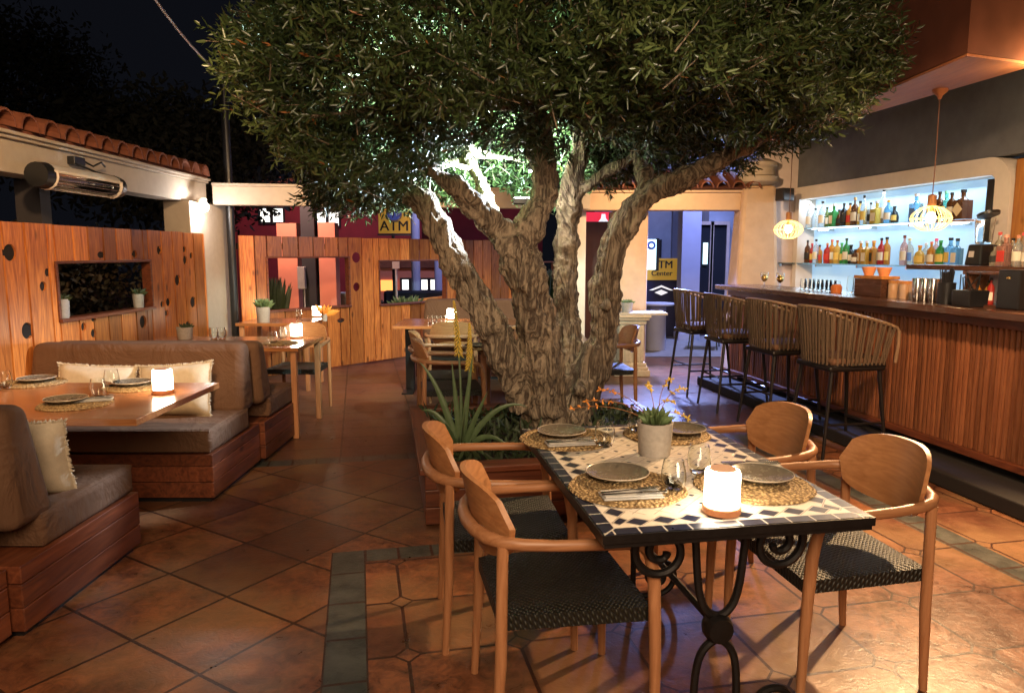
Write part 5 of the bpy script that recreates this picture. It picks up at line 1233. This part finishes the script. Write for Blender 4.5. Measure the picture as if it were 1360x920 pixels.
for i in range(26): a = i * 2.4; r_ = .042 * math.sqrt((i + .5) / 26); mb.tube([(r_ * .7 * math.cos(a), r_ * .7 * math.sin(a), .03), (r_ * 1.2 * math.cos(a), r_ * 1.2 * math.sin(a), .235 + rnd.uniform(-.02, .02))], .0035, 5)
mb.build('straws', M['black'], t)
t = thing('caddy', 'low black bar caddy with picks and small bottles on the counter', 'caddy', onC(1288, 3.85), RB); mb = MB(); mb.box((0, 0, .055), (.14, .15, .11), taper=1.08); mb.build('box', M['black'], t, bevel=.006)
mb = MB()
for i in range(9): mb.tube([(rnd.uniform(-.05, .05), rnd.uniform(-.06, .06), .11), (rnd.uniform(-.07, .07), rnd.uniform(-.08, .08), .19 + rnd.uniform(0, .04))], .004, 5)
mb.build('picks', M['black'], t)
t = thing('tool_rack', 'open dark rack holding small orange lit bottles under the shelf', 'rack', onC(1320, 3.98), RB)
mb = MB(); mb.mm((-.09, -.16, 0), (.09, .16, .015)).mm((-.09, -.16, .215), (.09, .16, .23)).mm((-.09, -.16, .0155), (.09, -.145, .2145)).mm((-.09, .145, .0155), (.09, .16, .2145)); mb.build('frame', M['counter'], t)
for i in range(5):
    b_ = bottle(onC(1320, 3.98) + Matrix.Rotation(RB, 3, 'Z') @ Vector((-.03 + .03 * (i % 2), .10 - i * .05, .0155)), .14 + .02 * (i % 3), .022, CN[('amber', 'gold', 'red', 'brown', 'amber')[i]], 'tiny %s bottle, %s from the left in the dark rack' % (('amber', 'gold', 'red', 'brown', 'amber')[i], ORD[i]), LB['w'], (.02, .02, .02), 'round', .4, 'tiny bottles in the rack')
t = thing('till_terminal', 'tall black box terminal at the right end of the visible counter', 'terminal', onC(1352, 3.95), RB)
MB().box((0, 0, .125), (.16, .17, .25)).build('case', M['black'], t, bevel=.008); MB().box((-.082, 0, .20), (.003, .03, .012)).build('badge', M['brass'], t)

# ================================================================== THE STREET BEYOND
def textobj(name, s, size, mat, parent, loc, rot, ext=.004):
    cu = bpy.data.curves.new(name, 'FONT'); cu.body = s; cu.size = size; cu.extrude = ext; cu.align_x = 'CENTER'; cu.align_y = 'CENTER'
    o = bpy.data.objects.new(name, cu); C.objects.link(o); dg = bpy.context.evaluated_depsgraph_get(); me0 = bpy.data.meshes.new_from_object(o.evaluated_get(dg)); bpy.data.objects.remove(o)
    mb = MB()
    for k in (-1, 0, 1): mb.add([(v.co.x + k * size * .015, v.co.y, v.co.z + k * .0011) for v in me0.vertices], [tuple(p.vertices) for p in me0.polygons])
    me = mb.mesh(name, mat)
    o = bpy.data.objects.new(name, me); C.objects.link(o); me.materials.clear(); me.materials.append(mat); o.parent = parent; o.location = loc; o.rotation_euler = rot; return o
FR = (R(90), 0, 0)
def building(name, label, x0, x1, y, h, mat, wins, roofh=.0, d=3.0, wmat='winlit'):
    t = thing(name, label, 'building', ((x0 + x1) / 2, y, 0)); cx = t.location.x
    MB().mm((x0 - cx, 0, 0), (x1 - cx, d, h)).build('wall', mat, t)
    MB().mm((x0 - cx - .15, -.15, h + .002), (x1 - cx + .15, d + .1, h + .18)).build('roof', M['terracotta'], t)
    for (wx, wz, ww, wh) in wins:
        f_ = MB(); a = .05
        f_.mm((wx - cx - ww / 2 - a, -.04, wz - wh / 2 - a), (wx - cx + ww / 2 + a, -.002, wz - wh / 2)).mm((wx - cx - ww / 2 - a, -.04, wz + wh / 2), (wx - cx + ww / 2 + a, -.002, wz + wh / 2 + a)).mm((wx - cx - ww / 2 - a, -.04, wz - wh / 2), (wx - cx - ww / 2, -.002, wz + wh / 2)).mm((wx - cx + ww / 2, -.04, wz - wh / 2), (wx - cx + ww / 2 + a, -.002, wz + wh / 2)).mm((wx - cx - .04, -.045, wz - wh / 2), (wx - cx + .04, -.002, wz + wh / 2))
        w_ = f_.build('window', M['darkwall'], t); MB().mm((wx - cx - ww / 2, -.015, wz - wh / 2), (wx - cx + ww / 2, -.001, wz + wh / 2)).build('pane', M[wmat], w_)
    return t
def wp(px, py, y): q = PY(px, py, y); return (q.x, q.z)
building('red_house', 'dark red building with two pairs of small lit windows above the back fence', wp(300, 300, 20)[0], wp(560, 300, 20)[0], 20, 3.35, M['redwall'], [(*wp(361, 286, 20), .62, .36), (*wp(435, 291, 20), .62, .36)])
building('red_house', 'upper dark red house with a lit window against the night sky', wp(252, 200, 30)[0], wp(330, 200, 30)[0], 30, 6.2, M['redwall'], [(*wp(272, 200, 30), .85, .45)])
building('arcade_building', 'long red fronted shop building seen under the fence openings', wp(560, 300, 24)[0], 1.0, 24, 3.0, M['redwall'], [(*wp(600, 362, 24), 2.4, .5)], wmat='winwarm')
building('street_arcade', 'blue lit arcade wall of the street behind the gateway', 2.2, 8.5, 16.5, 5.2, M['bluewall'], [(*wp(868, 330, 16.5), .25, .3)], wmat='signblue')
building('shop_block', 'pale shop with tall glass doors seen through the gateway', 3.55, 7.2, 13.2, 4.6, M['bluewall'], [])
_b = [o for o in C.objects if o.name.startswith('shop_block')][0]
for i, (xa, xb) in enumerate(((927, 945), (948, 966))):
    a = PY(xa, 300, 13.1); b_ = PY(xb, 300, 13.1); w_ = MB(); x0, x1 = a.x - _b.location.x, b_.x - _b.location.x
    w_.mm((x0 - .05, -.10, 0), (x0, -.02, 2.0)).mm((x1, -.10, 0), (x1 + .05, -.02, 2.0)).mm((x0 - .05, -.10, 2.0), (x1 + .05, -.02, 2.06)); d_ = w_.build('glass_door', M['frame_w'], _b); MB().mm((x0, -.07, .02), (x1, -.03, 2.0)).build('pane', M['glassdark'], d_)
MB().mm((wp(937, 300, 13)[0] - _b.location.x, -.106, 1.30), (wp(943, 300, 13)[0] - _b.location.x, -.101, 1.68)).build('notice', M['signwhite'], _b)
# columns in the street
def column(name, label, px, y, r_, h, mat, sq=True):
    x = PY(px, 400, y).x; t = thing(name, label, 'column', (x, y, 0), 0)
    (MB().box((0, 0, h / 2), (2 * r_, 2 * r_, h)) if sq else MB().tube([(0, 0, 0), (0, 0, h)], r_, 18)).build('shaft', mat, t, smooth=not sq); MB().box((0, 0, .06), (2.3 * r_, 2.3 * r_, .12)).build('base', mat, t); return t
column('street_column', 'violet blue street column seen through and above the back fence', 553, 14, .085, 3.1, M['bluecol'], False)
column('street_column', 'second violet street column right of the blue one in the fence opening', 584, 15, .10, 2.2, M['bluecol'], False)
column('street_column', 'wide salmon column at the left of the left fence opening', 388, 11.3, .15, 1.95, M['salmon'])
column('street_column', 'salmon column at the right of the left fence opening', 439, 11.0, .125, 1.95, M['salmon'])
column('street_column', 'dark grey column rising above the fence between the salmon ones', 414, 10.9, .10, 2.9, M['darkwall'])
column('street_column', 'pale blue square column beside the cash machine booth', 913, 12.6, .16, 3.2, M['bluecol'])
# signs
def plate_sign(name, label, pxc, pyc, y, w_, h_, mat, cat='sign'):
    q = PY(pxc, pyc, y); t = thing(name, label, cat, q); MB().box((0, 0, 0), (w_, .08, h_)).build('panel', mat, t, bevel=.005); return t
sg = plate_sign('bank_sign', 'yellow ATM sign with a blue emblem above the back fence', 524, 294, 13, .56, .42, M['signyellow'])
textobj('lettering', 'ATM', .25, M['signtext'], sg, (0, -.045, -.09), FR); MB().tube([(0, -.042, .13), (0, -.052, .13)], .145, 24).build('emblem_ring', M['concrete'], sg); MB().tube([(0, -.053, .14), (0, -.062, .14)], .125, 24).build('emblem', M['signblue'], sg)
MB().box((0, 0, -.235), (.60, .10, .03)).box((0, 0, .235), (.60, .10, .03)).build('frame', M['navy'], sg)
column('sign_post', 'thin post carrying the yellow ATM sign behind the fence', 524, 13.1, .03, 2.1, M['darkwall'], False)['category'] = 'post'
sg = plate_sign('shop_sign', 'red lit sign with white lettering between the olive limbs', 796, 296, 12.0, .62, .34, M['signred'])
MB().prism([(-.01, -.13), (.13, -.13), (.14, .02), (.10, .07), (.09, .14), (.03, .14), (.02, .07), (-.02, .02)], -.05, -.041, mat=Matrix(((1, 0, 0, 0), (0, 0, 1, 0), (0, 1, 0, 0), (0, 0, 0, 1)))).build('emblem', M['signwt'], sg)
MB().prism([(.16, -.12), (.20, -.12), (.27, .09), (.17, .09)], -.05, -.041, mat=Matrix(((1, 0, 0, 0), (0, 0, 1, 0), (0, 1, 0, 0), (0, 0, 0, 1)))).build('emblem_stroke', M['signwt'], sg)
MB().tube([(.035, -.051, .02), (.05, -.051, -.07), (.08, -.051, -.07), (.095, -.051, .02)], .010, 6).build('emblem_line', M['concrete'], sg)
column('sign_post', 'thin post under the red lit sign', 796, 12.1, .03, 2.0, M['darkwall'], False)['category'] = 'post'
# cash machine booth
q = PY(880, 430, 12.9); at_ = thing('cash_machine_booth', 'navy cash machine booth with a yellow ATM Center header', 'booth', (q.x - .05, 13.3, 0))
MB().mm((-.55, -.35, 0), (.50, .35, 1.02)).build('body', M['navy'], at_); hd_ = MB().mm((-.55, -.36, 1.022), (.50, .34, 1.40)).build('header', M['signyellow'], at_)
textobj('lettering', 'ATM', .19, M['signtext'], hd_, (.02, -.365, 1.29), FR); textobj('lettering', 'Center', .13, M['signtext'], hd_, (.02, -.365, 1.14), FR)
MB().prism([(-.22, 0), (0, .09), (.22, 0), (.15, 0), (0, .055), (-.15, 0)], -.004, .004, mat=Matrix(((1, 0, 0, .02), (0, 0, 1, -.357), (0, 1, 0, .84), (0, 0, 0, 1)))).build('emblem', M['signwt'], at_)
MB().prism([(-.12, 0), (0, .05), (.12, 0), (0, -.05)], -.004, .004, mat=Matrix(((1, 0, 0, .02), (0, 0, 1, -.357), (0, 1, 0, .80), (0, 0, 0, 1)))).build('emblem_diamond', M['signwt'], at_)
bs = plate_sign('blade_sign', 'rounded lit blade sign with blue disc above the cash machine', 864, 338, 12.2, .17, .50, M['signwhite'])
MB().tube([(0, -.042, .15), (0, -.06, .15)], .072, 20).build('blue_disc', M['signblue'], bs); MB().tube([(0, -.061, .15), (0, -.066, .15)], .035, 16).build('disc_ring', M['signwhite'], bs); MB().box((.115, .02, 0), (.05, .10, .54)).build('frame', M['black'], bs, bevel=.01)
MB().box((0, .2, .2), (.03, .5, .03)).build('arm', M['black'], bs)
# street tables and chairs
q = P(877, 474, 0); t = thing('round_table', 'small round stone table in the blue lit street', 'table', (q.x + .08, 11.2, 0)); MB().lathe([(1e-6, .70), (.27, .70), (.28, .72), (.27, .735), (1e-6, .735)], n=28).build('top', M['bluewall'], t, smooth=True); MB().tube([(0, 0, 0), (0, 0, .70)], [.16, .15], 20).build('drum_base', M['bluewall'], t, smooth=True)
def cafe_chair(label, loc, rz):
    t = thing('cafe_chair', label, 'chair', loc, rz)
    MB().box((0, 0, .45), (.42, .42, .03)).build('seat', M['black'], t, bevel=.008); MB().box((-.2, 0, .68), (.02, .42, .34), rot=(0, R(-8), 0)).build('backrest', M['black'], t, bevel=.008)
    for sx in (-1, 1):
        for sy in (-1, 1): MB().tube([(sx * .22, sy * .22, 0), (sx * .18, sy * .18, .435)], .011, 6).build('leg', M['black'], t)
    return t
cafe_chair('dark cafe chair left of the round stone table in the street', (1.72, 11.0, 0), 0); cafe_chair('dark cafe chair behind the farthest bar stool in the street', (3.05, 11.4, 0), R(160))
# low lounge seat behind the back fence
sf = thing('outdoor_sofa', 'low dark sofa behind the back fence seen through its right opening', 'sofa', (wp(560, 385, 13.4)[0], 13.4, 0))
MB().mm((-.75, -.35, .12), (.75, .35, .42)).build('seat', M['carpaint'], sf, bevel=.03); MB().mm((-.75, .20, .421), (.75, .38, .80)).build('backrest', M['carpaint'], sf, bevel=.05)
for sx in (-1, 1): MB().mm((sx * .86 - .10, -.35, .1), (sx * .86 + .10, .36, .62)).build('armrest', M['carpaint'], sf, bevel=.04); MB().mm((sx * .7 - .04, -.3, 0), (sx * .7 + .04, .3, .119)).build('leg', M['teak'], sf)
# no-parking style round post sign and street shrubs
pot((wp(363, 420, 10.4)[0], 10.4, .0), .14, .4, 'dark shrub in a tub behind the left fence opening', name='tub_plant', leaves=46, lr=.30, lh=2.4, seed=21, lmat='dryleaf')
pot((wp(540, 420, 11.4)[0], 11.5, .0), .16, .5, 'striped spiky plant in a tub behind the fence opening', name='tub_plant', leaves=46, lr=.42, lh=.4, seed=22, lmat='aloe')
pot((wp(722, 380, 13)[0], 13, .0), .2, .6, 'dark bushy plant in a tub seen between the olive stems', name='tub_plant', leaves=70, lr=.7, lh=.9, seed=23, lmat='dryleaf')
_s = building('shop_counter', 'mauve shop front with lit white and orange panes behind the fence opening', wp(496, 380, 19)[0], wp(700, 380, 19)[0], 19, 1.12, M['salmon'], [(*wp(545, 378, 19), .42, .26), (*wp(570, 378, 19), .40, .26), (*wp(592, 378, 19), .36, .26), (*wp(655, 372, 19), .8, .4), (*wp(712, 375, 19), .5, .3)], d=.6)
q = PY(516, 379, 19); MB().box((q.x - _s.location.x, -.02, q.z), (.46, .03, .28)).build('orange_pane', M['winwarm'], _s)
mb_ = thing('meter_box', 'grey meter box on the dark column behind the left fence opening', 'box', PY(401, 369, 10.75)); MB().box((0, 0, 0), (.11, .10, .33)).build('case', M['concrete'], mb_, bevel=.01); MB().tube([(.03, 0, -.17), (.03, 0, -.9)], .012).build('conduit', M['concrete'], mb_)
cr_ = thing('display_crate', 'pale lit crate behind the right corner of the left fence opening', 'crate', (wp(458, 400, 12)[0], 12, 0)); mb = MB()
for i in range(9): mb.mm((-.2, -.2, .03 + i * .09), (.2, .2, .105 + i * .09))
mb.build('slats', M['linen'], cr_); MB().mm((-.18, -.18, 0), (.18, .18, .85)).build('liner', M['surround'], cr_)
pt_ = thing('post_sign', 'small square notice on a thin pole behind the back fence opening', 'sign', (PY(526, 351, 12.2).x, 12.2, 0)); MB().tube([(0, 0, 0), (0, 0, 1.38)], .018, 8).build('pole', M['frame_w'], pt_, smooth=True); MB().box((0, -.02, PY(526, 351, 12.2).z), (.12, .012, .15)).build('notice', M['frame_w'], pt_, bevel=.003)
ln_ = thing('leaning_plank', 'orange plank rail behind the grey bench at the back fence', 'plank', (PY(580, 396, 11.8).x, 11.8, PY(580, 396, 11.8).z)); MB().box((0, 0, 0), (.75, .12, .05), rot=(0, R(-7), 0)).build('rail', M['panel_wood'], ln_, bevel=.004); MB().tube([(.3, 0, -.02), (.3, 0, -ln_.location.z)], .02).build('support', M['pole'], ln_); MB().tube([(-.3, 0, -.03), (-.3, 0, -ln_.location.z)], .02).build('support', M['pole'], ln_)
# dark trees against the sky on the left, street lamps and added spots
for i, (x, y, h) in enumerate(((-6.6, 14.5, 4.6), (-12.5, 19, 7.5))):
    t = thing('background_tree', ('dark tree in front of the night sky left of the steel pole', 'tallest dark tree far behind the left tiled roof')[i], 'tree', (x, y, 0)); k = 12000
    p = unit(rng.normal(size=(k, 3))) * rng.uniform(.5, 1, (k, 1)) * np.array([2.4, 2.0, h * .28]) * (1 + .2 * rng.normal(size=(k, 1)).clip(-1, 1)) + np.array([0, 0, h * .72])
    leaves_obj('crown', p, unit(rng.normal(size=(k, 3))), unit(rng.normal(size=(k, 3))), rng.uniform(.10, .2, k), rng.uniform(.05, .09, k), rng.random(k), M['night_leaf'], t); MB().tube([(0, 0, 0), (0, 0, h * .75)], [.18, .08]).build('trunk', M['bark'], t)
lamp('street_spot', 'SPOT', (3.6, 11.6, 4.2), 420, (.42, .50, 1), .15, (2.4, 11.0, 0), 110, .8)
lamp('street_spot', 'SPOT', (3.0, 12.3, 4.4), 160, (.40, .50, 1), .15, (3.8, 16.0, 1.2), 110, .8)
lamp('street_spot', 'SPOT', (-3.3, 10.0, 2.9), 110, (1, .62, .50), .1, (-3.3, 11.4, .7), 120, .8)  # added spot that brightens the salmon columns
lamp('street_spot', 'SPOT', (-1.2, 13.0, 4.5), 200, (.62, .60, 1), .2, (-1.8, 16.0, 0), 130, .8)
lamp('street_spot', 'SPOT', (-5.5, 17.5, 5.5), 120, (1, .55, .55), .3, (-5.8, 21, 2.5), 120, .8)
lamp('gateway_spot', 'SPOT', (2.1, 9.62, 1.95), 330, (.30, .40, 1), .1, (1.9, 8.1, 0), 78, .5)  # added spot standing in for blue street light the lintel blocks
lamp('gateway_spot', 'SPOT', (1.6, 7.6, 2.55), 45, (1, .66, .36), .08, (1.5, 9.4, 1.3), 100, .8)
